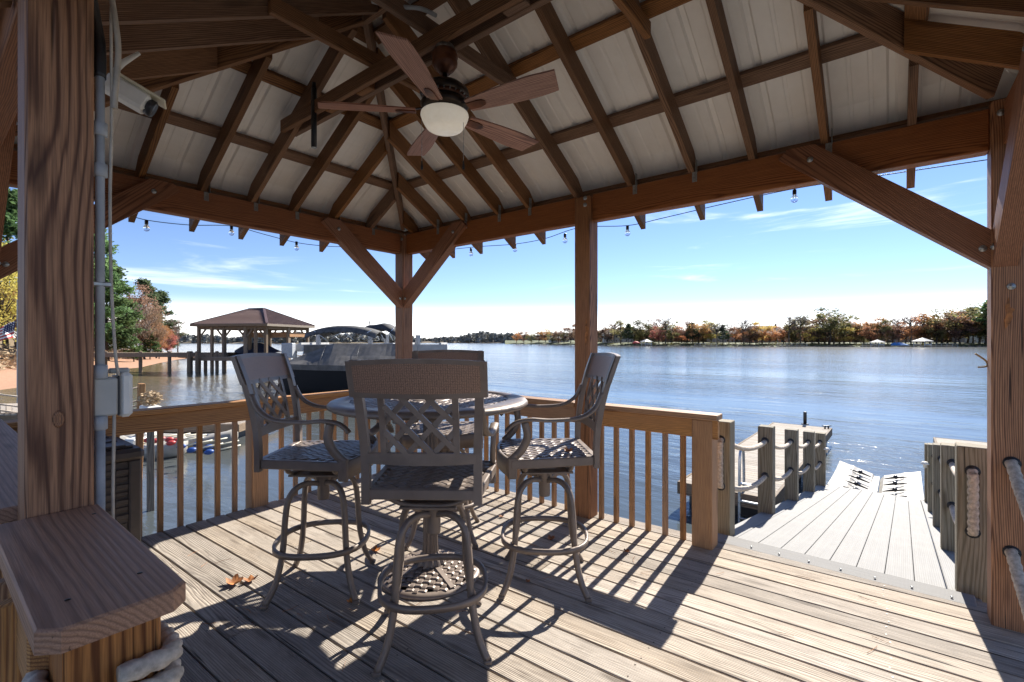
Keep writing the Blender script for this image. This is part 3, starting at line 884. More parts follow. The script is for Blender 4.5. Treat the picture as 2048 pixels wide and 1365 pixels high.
for i in range(seg):
    j = (i + 1) % seg
    for q in range(len(pv) - 1): fs.append((i * 7 + q, j * 7 + q, j * 7 + q + 1, i * 7 + q + 1))
m.add(vs, fs).build('pedestal', MAT['bronze'], T, MWof(T))
def dome(x, y): return .012 + .062 * max(0, 1 - (math.hypot(x, y) / .30) ** 1.3)
MB().lathe([(.255, dome(.255, 0) - .006), (.27, dome(.27, 0) + .006), (.295, .018), (.305, .008), (.305, 0), (.27, 0), (.255, dome(.255, 0) - .006)], 48).build('base_rim', MAT['bronze'], T, MWof(T))
wv_ = MB(); weave(wv_, lambda x, y: .06 < math.hypot(x, y) < .262, cell=.036, rot=R(10), z=.004, ext=.3, fn=dome)
tag(wv_.build('base_weave', MAT['bronze'], T, MWof(T)), kind='stuff')
for k in range(4):
    a = R(90 * k + 55)
    MB().sweep([(r * math.cos(a), r * math.sin(a), dome(r, 0) + .008) for r in (.06, .12, .18, .24, .275)], [(-.018, -.008), (.018, -.008), (.014, .005), (-.014, .005)], smooth=False).build('base_rib', MAT['bronze'], T, MWof(T))

# ------------------------------------------------------------------ ceiling fan
fc = cw(-.366, 2.595)
FAN = thing('ceiling_fan', 'brown five-bladed ceiling fan with cream glass lamp bowl', 'ceiling fan', (fc.x, fc.y, 2.6))
def fl_(prof, name, mat, par=FAN, seg=32): return MB().lathe([(r, z - 2.6) for r, z in prof], seg).build(name, MAT[mat], par, Matrix.Translation((fc.x, fc.y, 2.6)))
fl_([(.0, 3.035), (.048, 3.035), (.048, 2.995), (0, 2.995)], 'mount_plate', 'galv')
fl_([(0, 3.0), (.066, 3.0), (.072, 2.985), (.072, 2.972), (.066, 2.965), (.070, 2.945), (.068, 2.93), (.05, 2.905), (.034, 2.895), (.03, 2.885), (0, 2.885)], 'canopy', 'copper_brown')
fl_([(.0, 2.90), (.014, 2.90), (.014, 2.83), (.024, 2.825), (.024, 2.81), (0, 2.81)], 'downrod', 'dark_bronze_metal')
hs = fl_([(0, 2.835), (.06, 2.83), (.10, 2.815), (.128, 2.79), (.134, 2.77), (.126, 2.757), (.118, 2.755), (.112, 2.74), (.105, 2.735), (.125, 2.725), (.132, 2.712), (.12, 2.69), (.09, 2.682), (.06, 2.68), (0, 2.68)], 'motor_housing', 'dark_bronze_metal')
fl_([(.119, 2.757), (.1205, 2.757), (.1145, 2.738), (.1125, 2.738)], 'copper_band', 'copper_brown', hs)
for k in range(24):
    a = 2 * math.pi * k / 24
    MB().box((.126, 0, -.0), (.016, .007, .03), None, .002).build('vent_fin', MAT['galv'], hs, Matrix.Translation((fc.x, fc.y, 2.708)) @ Matrix.Rotation(a, 4, 'Z') @ Matrix.Rotation(R(-25), 4, 'Y'))
ls = fl_([(.0, 2.69), (.05, 2.69), (.085, 2.675), (.09, 2.665), (0, 2.665)], 'lamp_collar', 'dark_bronze_metal')
lamp = fl_([(.118, 2.668), (.128, 2.664), (.130, 2.652), (.122, 2.628), (.106, 2.598), (.097, 2.586), (.088, 2.580), (.072, 2.5765), (0, 2.5745)], 'lamp_bowl', 'lamp_glass', FAN, 40)
# blades: flat tapered boards, pitched, each on its own iron
def blade_mesh():
    L0, L1 = .155, .665
    prof = []
    n = 14
    for k in range(n + 1):
        t = k / n; x = L0 + (L1 - L0) * t
        hw_ = .043 + .030 * math.sin(min(1, t * 1.15) * math.pi / 2) - (.010 * max(0, t - .75) / .25)
        prof.append((x, hw_))
    top = [(x, h) for x, h in prof]; bot = [(x, -h) for x, h in prof[::-1]]
    top[-1] = (top[-1][0] - .018, top[-1][1]); bot[0] = (bot[0][0] + .012, bot[0][1])
    out_ = top + bot; nn = len(out_)
    cx = .41
    vs = [(x - cx, y, -.004) for x, y in out_] + [(x - cx, y, .004) for x, y in out_]
    return MB().add(vs, [tuple(range(nn))[::-1], tuple(range(nn, 2 * nn))] + [(i, (i + 1) % nn, nn + (i + 1) % nn, nn + i) for i in range(nn)]).mesh('blade')
bm_ = blade_mesh()
iron = MB().sweep([(x - .41, 0, z) for x, z in ((.09, .02), (.13, .012), (.17, .005), (.22, .005), (.25, .005))], [(-.02, -.004), (.02, -.004), (.02, .004), (-.02, .004)], smooth=False, scale=[.7, .6, .9, 1.25, .5]).mesh('iron')
iron2 = MB().sweep([(x - .41, 0, -.0075) for x in (.155, .185, .22, .25, .262)], [(-.024, -.003), (.024, -.003), (.024, .003), (-.024, .003)], smooth=False, scale=[1.0, 1.0, 1.05, .8, .4]).mesh('iron_plate')
for ang in (187, 259, 331, 43, 115):
    a = R(ang)
    dv = RGT * math.cos(a) + FWD * math.sin(a)
    Mx = Matrix.Translation((fc.x, fc.y, 2.675)) @ Matrix.Rotation(math.atan2(dv.y, dv.x), 4, 'Z') @ Matrix.Translation((.41, 0, 0)) @ Matrix.Rotation(R(-13), 4, 'X')
    b = obj('blade', bm_, MAT['blade_wood'], FAN, Mx)
    obj('blade_iron', iron2, MAT['copper_brown'], b, Mx)
    obj('blade_arm', iron, MAT['dark_bronze_metal'], b, Mx)
for (rr, ff, z1) in ((-.13, .03, 2.42), (.105, -.03, 2.40)):
    q = RGT * rr + FWD * ff
    base = Vector((fc.x + q.x, fc.y + q.y, 0))
    c = MB().tube([base + Vector((0, 0, 2.69)), base + Vector((0, 0, z1))], .0014, 5, up=(1, 0, 0)).build('pull_chain', MAT['galv'], FAN)
    MB().lathe([(0, .0), (.005, -.002), (.004, -.012), (.0075, -.03), (.006, -.045), (0, -.048)], 10).build('chain_bob', MAT['black_plastic'], c, Matrix.Translation((base.x, base.y, z1)))
# flexible conduit that feeds the fan
pc = bez([D(745, 2.55, ZH(4, 2.55)), D(790, 2.5, ZH(14, 2.5)), D(840, 2.5, ZH(18, 2.5)), D(872, 2.56, ZH(32, 2.56))], 8)
tag(MB().tube(pc, .011, 8).build('flexible_conduit', MAT['conduit_grey']), 'grey flexible conduit above the fan, strapped to a collar tie', 'conduit')
# black tube hanging from the tie
hp = D(628, 3.35, 0)
z0, z1 = ZH(296, 3.35), ZH(178, 3.35)
HT = thing('hanging_tube', 'black round tube hanging from the roof tie beside a fan blade', 'tube', (hp.x, hp.y, z0))
MB().tube([(hp.x, hp.y, z0), (hp.x, hp.y, z1)], .019, 14, up=(1, 0, 0)).build('tube', MAT['black_plastic'], HT)
MB().lathe([(0, -.002), (.0185, -.002), (.0185, .004), (0, .004)], 14).build('end_cap', MAT['conduit_grey'], HT, Matrix.Translation((hp.x, hp.y, z0)))
MB().lathe([(0, -.02), (.014, -.02), (.014, .04), (0, .04)], 10).build('bracket', MAT['black_plastic'], HT, Matrix.Translation((hp.x, hp.y, z1)))

# ------------------------------------------------------------------ things on the big near post
EB = thing('electrical_box', 'grey weatherproof electrical outlet box on the big near post', 'outlet box', (2.40, -3.03, .9))
def on_post(px, py, f): return D(px, f, ZH(py, f))
pf = 1.345                                   # depth of the box front
c0 = D(214, pf, ZH(795, pf))
# the box hugs the lake-facing side of the post (y = -V1)
bxm = Matrix.Translation((2.395, -V1 + .030, ZH(797, 1.38)))
MB().box((0, 0, 0), (.075, .058, .112), None, .005).build('box', MAT['box_grey'], EB, bxm)
cv = MB().box((0, 0, 0), (.062, .034, .135), None, .010).build('cover', MAT['white_plastic'], EB, bxm @ Matrix.Translation((0, .050, .002)))
MB().box((0, -.019, 0), (.07, .006, .118), None, .002).build('gasket', MAT['black_plastic'], cv, bxm @ Matrix.Translation((0, .050, .002)))
MB().box((0, 0, .075), (.02, .05, .016), None, .004).build('hinge', MAT['box_grey'], cv, bxm @ Matrix.Translation((0, .038, 0)))
zbx = ZH(797, 1.38)
CD = thing('conduit', 'grey rigid conduit running up the big near post past the outlet box', 'conduit', (2.42, -V1 + .02, .98))
MB().tube([(2.425, -V1 + .018, zbx + .055), (2.425, -V1 + .018, 2.21)], .0115, 12, up=(1, 0, 0)).build('upper_pipe', MAT['conduit_grey'], CD)
MB().tube([(2.425, -V1 + .018, .0), (2.425, -V1 + .018, zbx - .055)], .0125, 12, up=(1, 0, 0)).build('lower_pipe', MAT['conduit_grey'], CD)
for z in (zbx + .075, zbx - .075, 1.93, 2.05):
    MB().lathe([(.0136, -.02), (.018, -.018), (.018, .018), (.0136, .02)], 14).build('coupling', MAT['conduit_grey'], CD, Matrix.Translation((2.425, -V1 + .018, z)))
MB().tube(bez([(2.425, -V1 + .018, 2.2), (2.41, -V1 + .02, 2.3), (2.37, -V1 + .02, 2.38), (2.3, -V1 + .02, 2.5)], 5), .015, 10, up=(1, 0, 0)).build('bend', MAT['black_plastic'], CD)
MB().box((0, 0, 0), (.014, .045, .014), None, .003).build('strap', MAT['galv'], CD, Matrix.Translation((2.43, -V1 + .02, ZH(563, 1.32))))
cb = bez([(2.43, -V1 + .042, 2.42), (2.425, -V1 + .045, 2.1), (2.43, -V1 + .040, 1.85), (2.43, -V1 + .043, 1.6), (2.43, -V1 + .052, 1.4), (2.42, -V1 + .062, zbx + .06)], 6)
tag(MB().tube(cb, .0042, 6, up=(1, 0, 0)).build('power_cable', MAT['cable_beige']), 'thin beige cable hanging beside the conduit into the outlet box', 'cable')
cb = bez([(2.42, -V1 + .052, zbx - .055), (2.415, -V1 + .05, .87), (2.43, -V1 + .062, .75), (2.44, -V1 + .082, .6), (2.44, -V1 + .085, .42), (2.45, -V1 + .08, .02)], 6)
tag(MB().tube(cb, .0045, 6, up=(1, 0, 0)).build('power_cable', MAT['cable_beige']), 'thin beige cable dropping from the outlet box to the deck', 'cable')
lp = bez([(2.42, -V1 + .035, 2.52), (2.43, -V1 + .05, 2.40), (2.425, -V1 + .06, 2.30), (2.43, -V1 + .052, 2.17), (2.432, -V1 + .05, 2.12)], 6)
tag(MB().tube(lp, .008, 6, up=(1, 0, 0)).build('cable_bundle', MAT['cable_beige']), 'bundle of pale taped cables near the top of the big post', 'cable')
# knots and scars on the posts
kn = MB().lathe([(0, .006), (.010, .006), (.016, .003), (.021, .008), (.026, .004), (.03, -.002), (0, -.002)], 14)
kn.build('knot', MAT['post_wood'], PAV, frame((2.456, -3.135, ZH(840, 1.3)), (0, 0, 1), (1, 0, 0)) @ Matrix.Diagonal((.8, .42, .7, 1)))
for (x, z, hh) in ((2.315, ZH(665, 3.88), .10), (U1 + .062, ZH(630, 2.42), .075)):
    pl = [(-.012, -hh), (.004, -hh * .6), (.014, -hh * .2), (.010, 0), (.02, hh * .3), (.004, hh * .45), (0, hh * 1.1), (-.012, hh * .5), (-.008, 0), (-.016, -hh * .4)]
    MB().prism(pl, -.0035, .001).build('wood_scar', MAT['leaf_brown'], PAV, Matrix.Translation((x, -.001, z)))

# security camera on the near wall beam
sc_ = D(262, 1.62, ZH(193, 1.62))
ax = (D(330, 1.66, ZH(232, 1.66)) - D(190, 1.56, ZH(150, 1.56))).normalized()
SCM = thing('security_camera', 'white outdoor security camera with stubby aerial under the roof', 'camera', sc_)
up_ = Vector((0, 0, 1))
Mc = frame(sc_, ax, up_)
MB().box((-.01, 0, 0), (.125, .064, .064), None, .010).build('body', MAT['white_plastic'], SCM, Mc)
MB().box((.012, 0, .036), (.155, .072, .008), None, .003).build('sun_shield', MAT['cream_plastic'], SCM, Mc)
MB().lathe([(0, 0), (.029, 0), (.029, .018), (.025, .022), (.016, .018), (0, .016)], 20).build('lens', MAT['black_plastic'], SCM, Mc @ Matrix.Translation((.050, 0, -.002)) @ Matrix.Rotation(R(90), 4, 'Y'))
MB().tube([(-.06, -.03, .03), (-.055, -.032, .075), (-.035, -.034, .135)], .008, 10, up=(1, 0, 0), scale=[1, 1.15, .75]).build('aerial', MAT['white_plastic'], SCM, Mc)
MB().tube([(-.08, 0, 0), (-.13, .0, .01), (-.2, .0, .02)], .014, 10).build('mount_arm', MAT['galv'], SCM, Mc)
MB().tube([(-.14, .0, .012), (-.30, .0, .035)], .022, 12).build('mount_tube', MAT['cream_plastic'], SCM, Mc)

# ------------------------------------------------------------------ string lights under the eaves
def string(label, pts, bulbs, name='string_light'):
    t = thing(name, label, 'string lights', pts[len(pts) // 2])
    MB().tube(bez(pts, 8), .0032, 5).build('wire', MAT['black_plastic'], t)
    sk = bpy.data.meshes.get('sock') or MB().lathe([(.0, .0), (.010, 0), (.0125, -.006), (.0125, -.030), (.011, -.036), (0, -.036)], 10).mesh('sock')
    gl = bpy.data.meshes.get('glob') or MB().lathe([(.009, -.034), (.012, -.040), (.021, -.054), (.0235, -.066), (.020, -.078), (.011, -.087), (0, -.089)], 14).mesh('glob')
    fi = bpy.data.meshes.get('fila') or MB().tube([(-.004, 0, -.038), (-.006, 0, -.062), (0, 0, -.068), (.006, 0, -.062), (.004, 0, -.038)], .0012, 4, up=(0, 1, 0)).mesh('fila')
    for b in bulbs:
        Mx = Matrix.Translation(b)
        s = obj('bulb', gl, MAT['bulb_glass'], t, Mx)
        obj('socket', sk, MAT['black_plastic'], s, Mx); obj('filament', fi, MAT['galv'], s, Mx)
def eave(px, py, side):
    """point on the vertical plane of the eave: side 'lake' y = .33, side 'shore' x = -.33"""
    b = (px - 1024) / FPX
    d = RGT * b + FWD
    t = (.33 - CAM.y) / d.y if side == 'lake' else (-.33 - CAM.x) / d.x
    p = CAM + d * t
    return Vector((p.x, p.y, ZH(py, t)))
string('black wire of clear bulbs under the lake-side eave', [eave(x, y, 'lake') for x, y in ((850, 506), (900, 500), (960, 494), (1030, 489), (1090, 478), (1160, 456), (1255, 452), (1330, 436), (1450, 408), (1590, 378), (1760, 352), (1990, 318))],
       [eave(x, y, 'lake') for x, y in ((942, 497), (1030, 487), (1130, 468), (1255, 452), (1589, 380))])
string('black wire of clear bulbs under the shore-side eave', [eave(x, y, 'shore') for x, y in ((190, 412), (240, 425), (293, 441), (380, 451), (463, 453), (530, 470), (593, 486), (650, 493), (708, 496), (760, 503), (800, 512))],
       [eave(x, y, 'shore') for x, y in ((293, 441), (463, 452), (593, 484), (708, 496))])

# ------------------------------------------------------------------ storage box in the corner
SB = thing('storage_box', 'dark brown wicker-look resin storage box by the shore-side railing', 'storage box', (.42, -2.62, 0))
sx0, sx1, sy0, sy1, sh = .06, .60, -3.0, -2.50, .70
cxm = Vector(((sx0 + sx1) / 2, (sy0 + sy1) / 2, 0)); bw, bd = sx1 - sx0, sy1 - sy0
S_ = Matrix.Translation(cxm)
MB().box((0, 0, sh / 2), (bw - .05, bd - .05, sh - .02)).build('body', MAT['dark_resin'], SB, S_)
for a in (-1, 1):
    for b in (-1, 1):
        MB().box((a * (bw / 2 - .03), b * (bd / 2 - .03), sh / 2), (.06, .06, sh), None, .008).build('corner_post', MAT['dark_resin'], SB, S_)
ld = MB().box((0, 0, sh + .035), (bw + .03, bd + .03, .07), None, .02).build('lid', MAT['dark_resin'], SB, S_)
MB().box((0, 0, sh + .078), (bw - .06, bd - .06, .018), None, .008).build('lid_top', MAT['dark_resin'], ld, S_)
for k in (-1, 0, 1):
    MB().box((k * .2, 0, sh + .09), (.09, bd - .14, .012), None, .004).build('lid_rib', MAT['dark_resin'], ld, S_)
for nm, face in (('front_panel', (1, 0)), ('side_panel', (0, 1)), ('side_panel', (0, -1))):
    m = MB()
    W_ = (bd if face[0] else bw) - .12; n = int(W_ / .055)
    for i in range(n):
        for j in range(7):
            x = -W_ / 2 + (i + .5) * W_ / n; z = .36 + j * .046
            h = .006 if (i + j) % 2 else -.002
            m.box((x, -h, z), (W_ / n * 1.05, .02, .032), None, .006)
    for i in range(4):
        m.box((-W_ / 2 + (i + .5) * W_ / 4, .004, .17), (W_ / 4 - .006, .02, .30), None, .003)
    a = math.atan2(face[1], face[0]) + R(90)
    dist = (bw if face[0] else bd) / 2 - .025
    o = m.build(nm, MAT['dark_resin'], SB, S_ @ Matrix.Translation((face[0] * dist, face[1] * dist, 0)) @ Matrix.Rotation(a, 4, 'Z'))
    o['kind'] = 'stuff'
# rope wound round the near railing's end post
m = MB()
def rope_mesh(m, path, r, twist=1.0, seg=10):
    """three-strand rope: lobed section that turns along the path"""
    path = [Vector(q) for q in path]; n = len(path); L = 0; vs = []; fs = []
    for i, q in enumerate(path):
        if i: L += (q - path[i - 1]).length
        t = path[min(i + 1, n - 1)] - path[max(i - 1, 0)]
        Mx = frame(q, t, (0.13, .21, .97) if abs(t.normalized().z) < .9 else (0, 1, 0))
        ph = L / (r * 5.2) * 2 * math.pi * twist
        for k in range(seg):
            a = 2 * math.pi * k / seg
            rr = r * (.74 + .26 * abs(math.cos(1.5 * (a - ph))))
            vs.append(tuple(Mx @ Vector((0, rr * math.cos(a), rr * math.sin(a)))))
    for i in range(n - 1):
        for k in range(seg):
            k2 = (k + 1) % seg
            fs.append((i * seg + k, i * seg + k2, (i + 1) * seg + k2, (i + 1) * seg + k))
    fs.append(tuple(range(seg))[::-1]); fs.append(tuple((n - 1) * seg + k for k in range(seg)))
    m.add(vs, fs, True)
    return m
def dens(pts, step):
    o = [Vector(pts[0])]
    for a, b in zip(pts[:-1], pts[1:]):
        a = Vector(a); b = Vector(b); k = max(1, int((b - a).length / step))
        o += [a.lerp(b, (i + 1) / k) for i in range(k)]
    return o
coil = [(3.15 + .012 * math.cos(t) + .018, -3.155 + .085 * math.sin(t), .70 - .035 * t / (2 * math.pi) + .012 * math.sin(t * .5)) for t in [i * .16 for i in range(0, 80)]]
coil = []
for i in range(0, 210):
    t = i * .12; k = max(abs(math.cos(t)), abs(math.sin(t))) ** .7
    coil.append((3.07 + .094 * math.cos(t) / k, -3.155 + .094 * math.sin(t) / k, .835 - .046 * t / (2 * math.pi)))
tag(rope_mesh(MB(), dens(coil, .006), .019, 1, 15).build('rope_coil', MAT['rope_white']), 'thick pale rope coiled on the end post under the plank cap', 'rope')
# ------------------------------------------------------------------ gangway down to the floating docks
GO = cw(2.0, 3.04)
GX = (RGT * .773 - FWD * .635).normalized(); GY = (RGT * .635 + FWD * .773).normalized()
SL = .166
def gp(x, y, z=0.0):
    p = GO + GX * x + GY * y
    return Vector((p.x, p.y, z - .004 - SL * max(y, 0)))
def gl(x, y, z=0.0):                         # same frame, level
    p = GO + GX * x + GY * y
    return Vector((p.x, p.y, z))
GUP = GX.cross(GY * math.cos(math.atan(SL)) - Vector((0, 0, math.sin(math.atan(SL)))))
GW = thing('gangway', 'sloping grey composite gangway with rope-strung posts beyond the deck', 'gangway', gl(0, 3, -.5))
for i in range(8):
    x = -.5075 + i * .145
    lumber('plank', gp(x, .07, -.014), gp(x, 6.05, -.014), .1410, .026, MAT['composite'], GW, up=GUP, ch=.002)
for x in (-.67, .67):
    lumber('stringer', gp(x, .02, -.11), gp(x, 6.1, -.11), .05, .17, MAT['aluminium'], GW, up=GUP)
    lumber('side_board', gp(x * .98, .05, -.018), gp(x * .98, 6.05, -.018), .14, .02, MAT['composite'], GW, up=GUP)
lumber('threshold', gp(-.69, .005, .006), gp(.69, .005, .006), .13, .010, MAT['composite'], GW, up=(0, -.12, 1), ch=.003)
for k in range(8):
    MB().lathe([(0, .004), (.005, .004), (.007, 0), (0, 0)], 8).build('screw', MAT['galv'], GW, Matrix.Translation(gp(-.6 + k * .17, -.02, .012)))
PY = (.25, 1.75, 3.15, 4.55, 5.8)
hole = MB().lathe([(.0, -.002), (.034, -.002), (.034, .0015), (.0, .0015)], 16).mesh('hole')
for s in (-1, 1):
    xs = s * .69
    for k, y in enumerate(PY):
        b = gp(xs, y, -.18); t_ = gp(xs, y, .865)
        ps = lumber('rope_post', b, t_, .135, .135, MAT['grey_post_wood'], GW, up=GX, ch=.005)
        for z in (.715, .365):
            hp_ = gp(xs, y - .069, z)
            obj('hole', hole, MAT['black_plastic'], ps, frame(hp_, GX, -GY))
    for z in (.715, .365):
        for y0, y1 in zip(PY[:-1], PY[1:]):
            n = 28; path = []
            for i in range(n + 1):
                t = i / n
                path.append(gp(xs, y0 + (y1 - y0) * t, z - .30 * t * (1 - t) - .0))
            rope_mesh(MB(), dens(path, .016), .023, 1, 9).build('rope', MAT['rope_white'], GW)
    # the rope comes through the first post and runs down its face
    v0 = [gp(xs, .25 - .050, .715), gp(xs, .25 - .083, .70), gp(xs, .25 - .092, .66), gp(xs, .25 - .092, .42), gp(xs, .25 - .083, .375), gp(xs, .25 - .050, .36)]
    rope_mesh(MB(), dens(bez(v0, 4), .006), .026, 1, 15).build('rope_end', MAT['rope_white'], GW)
for xs, y in ((-.60, 5.8), (.595, 4.55)):
    lm = MB().lathe([(0, .03), (.03, .026), (.044, .008), (.044, -.004), (.02, -.006), (.018, -.05), (0, -.05)], 14)
    lm.build('post_light', MAT['white_plastic'], GW, Matrix.Translation(gp(xs, y - .05, .60)))

# floating finger docks
DZ = -1.0
def finger(label, x0, x1, y0, y1, flip=1):
    t = thing('floating_dock', label, 'dock', gl((x0 + x1) / 2, (y0 + y1) / 2, DZ), 0)
    n = int((y1 - y0) / .150); st = (y1 - y0) / n
    for i in range(n):
        y = y0 + (i + .5) * st
        lumber('plank', gl(x0, y, DZ - .014), gl(x1, y, DZ - .014), st - .005, .028, MAT['far_plank'], t)
    for x in (x0 - .022, x1 + .022):
        lumber('fascia', gl(x, y0 - .04, DZ - .10), gl(x, y1 + .04, DZ - .10), .04, .21, MAT['far_wood'], t)
    for y in (y0 - .022, y1 + .022):
        lumber('fascia', gl(x0, y, DZ - .10), gl(x1, y, DZ - .10), .04, .21, MAT['far_wood'], t)
    for y in (y0 + 1.0, (y0 + y1) / 2, y1 - 1.0):
        c = gl((x0 + x1) / 2, y, DZ - .40)
        MB().box((0, 0, 0), (x1 - x0 - .1, 1.5, .42), None, .05).build('float_tank', MAT['black_plastic'], t, frame(c, GX))
    return t
finger('floating dock of grey planks behind the rope posts, with a ladder on it', -2.6, -1.2, 4.6, 12.3)
finger('floating dock of grey planks beyond the right-hand rope posts', 1.0, 2.4, 3.2, 12.4)
for (x, y, lab) in ((-1.27, 12.15, 'dark cleat on the far lake-side corner of the finger dock'), (-2.45, 10.2, 'dark cleat on the outer edge of the finger dock')):
    c = gl(x, y, DZ)
    m = MB().tube([(-.14, 0, .075), (-.07, 0, .07), (.07, 0, .07), (.14, 0, .075)], .018, 8, scale=[.6, 1, 1, .6])
    m.tube([(-.05, 0, 0), (-.05, 0, .07)], .02, 8, up=(1, 0, 0)).tube([(.05, 0, 0), (.05, 0, .07)], .02, 8, up=(1, 0, 0))
    tag(m.build('cleat', MAT['black_plastic'], None, frame(c, GX + GY)), lab, 'cleat')
c = P(1610, 850, DZ)
t = thing('pole', 'short black pole standing at the end of the finger dock', 'pole', c)
MB().lathe([(0, 0), (.10, 0), (.10, .02), (.04, .03), (0, .03)], 14).build('foot', MAT['black_plastic'], t, Matrix.Translation(c))
MB().lathe([(0, .02), (.045, .02), (.045, .36), (.04, .37), (0, .37)], 14).build('shaft', MAT['black_plastic'], t, Matrix.Translation(c))
# swim ladder on the shoreward end
L = thing('ladder', 'aluminium swim ladder with hooped rails on the finger dock edge', 'ladder', gl(-1.45, 4.5, DZ))
for x in (-1.62, -1.30):
    MB().tube(bez([gl(x, 4.47, DZ - .75), gl(x, 4.47, DZ), gl(x, 4.49, DZ + .55), gl(x, 4.58, DZ + .70), gl(x, 4.72, DZ + .62), gl(x, 4.75, DZ + .02)], 6), .022, 8, up=(.3, .3, 0)).build('rail', MAT['aluminium'], L)
for k in range(4):
    lumber('rung', gl(-1.62, 4.46, DZ - .62 + k * .27), gl(-1.30, 4.46, DZ - .62 + k * .27), .06, .025, MAT['aluminium'], L)
# drive-on watercraft port: two tilted wings meeting in a valley
PW = thing('watercraft_port', 'white moulded drive-on watercraft port at the foot of the gangway', 'dock port', gl(0, 7.2, DZ - .2))
y0, y1 = 6.12, 8.2
for s in (-1, 1):
    m = MB()
    nx, ny = 10, 14
    vs = []; fs = []
    for i in range(nx + 1):
        for j in range(ny + 1):
            t = i / nx; y = y0 + (y1 - y0) * j / ny
            x = s * (.03 + .60 * t)
            z = DZ - .02 - .26 * (1 - t) ** 1.0 * (0.75) - (.06 if t < .08 else 0) + (.012 if .55 < t < .62 else 0) - .03 * math.sin(math.pi * j / ny)
            if j % 3 == 0 and 0 < i < nx: z -= .006
            vs.append(gl(x, y, z))
    for i in range(nx):
        for j in range(ny):
            a = i * (ny + 1) + j
            fs.append((a, a + 1, a + ny + 2, a + ny + 1))
    b = len(vs)
    vs += [Vector((q.x, q.y, WATER - .15)) for q in vs[:b]]
    for i in range(nx):
        for j in (0, ny):
            a = i * (ny + 1) + j; fs.append((a, a + ny + 1, b + a + ny + 1, b + a))
    for j in range(ny):
        for i in (0, nx):
            a = i * (ny + 1) + j; fs.append((a, a + 1, b + a + 1, b + a))
    wing = m.add([tuple(q) for q in vs], fs).build('wing', MAT['dock_float'], PW)
    for y in (6.35, 6.78, 7.25, 7.75):
        p0 = gl(s * .10, y + .02, DZ - .165); p1 = gl(s * .43, y + .02, DZ - .075)
        MB().tube([p0, p0.lerp(p1, .5) + Vector((0, 0, .01)), p1], .022, 8, scale=[.35, 1, .35]).build('slot', MAT['black_plastic'], wing)
        c = p0.lerp(p1, .5) + Vector((0, 0, .02))
        MB().lathe([(0, -.04), (.03, -.04), (.036, -.02), (.036, .02), (.03, .04), (0, .04)], 10).build('roller', MAT['black_plastic'], wing, frame(c, Vector((0, 0, 1)), GY))
tag(MB().sweep([gl(-.04, y0 + .02, DZ - .25), gl(-.04, y1 - .02, DZ - .25)], [(-.06, -.03), (.06, -.03), (.06, .02), (-.06, .02)], smooth=False).build('valley', MAT['dock_float'], PW))
# ropes strung from the right-hand corner post, and a bent nail hook on it
for z, lab in ((.815, 'upper thick rope threaded through the right-hand corner post'), (.375, 'lower thick rope threaded through the right-hand corner post')):
    path = [(U1 + .072, .02, z + .01), (U1 + .072, -.03, z), (U1 + .08, -.12, z - .075), (U1 + .09, -.3, z - .17), (U1 + .08, -.7, z - .26), (U1 + .07, -1.4, z - .28), (U1 + .07, -3.0, z)]
    tag(rope_mesh(MB(), dens(bez(path, 6), .012), .026, 1, 15).build('rope', MAT['rope_white']), lab, 'rope')
    obj('rope_hole', hole, MAT['black_plastic'], PAV, frame((U1 + .072, -.002, z + .01), (1, 0, 0), (0, -1, 0)))
hk = D(1968, 2.50, ZH(722, 2.5))
tag(MB().tube(bez([hk + RGT * -.045 + Vector((0, 0, .035)), hk + RGT * -.02 + Vector((0, 0, .02)), hk + RGT * .012 + Vector((0, 0, -.005)), hk + RGT * .014 + Vector((0, 0, -.03)), hk + RGT * -.03 + Vector((0, 0, -.035))], 5), .0045, 6).build('wire_hook', MAT['straw']), 'small bent wire hook on the right-hand corner post', 'hook')
# ------------------------------------------------------------------ kayaks and floats by the shore-side railing
def hull(L, W, H, n=16, mset='dock_float'):
    m = MB(); vs = []; fs = []; k = 9
    for i in range(n + 1):
        t = i / n; x = (t - .5) * L
        w_ = W / 2 * (math.sin(math.pi * min(1, max(0, .06 + .88 * t))) ** .55)
        lift = .10 * (2 * t - 1) ** 4 * H * 4
        sec = [(-w_, H * .72), (-w_ * 1.0, H * .45), (-w_ * .75, .05), (0, 0), (w_ * .75, .05), (w_, H * .45), (w_, H * .72), (w_ * .62, H * .86), (0, H * (1.0 if abs(t - .5) > .3 else .62)), (-w_ * .62, H * .86)]
        vs += [(x, a, b + lift * (1 if b > .1 else .6)) for a, b in sec]
    k = 10
    for i in range(n):
        for q in range(k):
            q2 = (q + 1) % k
            fs.append((i * k + q, (i + 1) * k + q, (i + 1) * k + q2, i * k + q2))
    fs += [tuple(range(k)), tuple(n * k + q for q in range(k))]
    return m.add(vs, fs, True)
for (px0, px1, yy, wd, lab) in ((236, 366, 912, .8, 'short white sit-on kayak floating nearest the railing'), (226, 468, 896, .85, 'long white sit-on kayak floating against the low dock')):
    f = FW(yy)
    a = D(px0, f + .2, WATER); b = D(px1, f - .1, WATER)
    t = thing('kayak', lab, 'kayak', (a + b) / 2)
    Mx = frame((a + b) / 2 + Vector((0, 0, -.06)), b - a)
    h = hull((b - a).length, wd, .42).build('hull', MAT['dock_float'], t, Mx)
    for s in (-1, 1):
        MB().tube(bez([(-(b - a).length * .3, s * wd * .28, .36), (0, s * wd * .34, .33), ((b - a).length * .3, s * wd * .26, .37)], 6), .03, 6).build('side_rail', MAT['white_plastic'], h, Mx)
    MB().box((-(b - a).length * .22, 0, .40), (.32, wd * .5, .16), None, .03).build('seat', MAT['white_plastic'], t, Mx)
k = 0
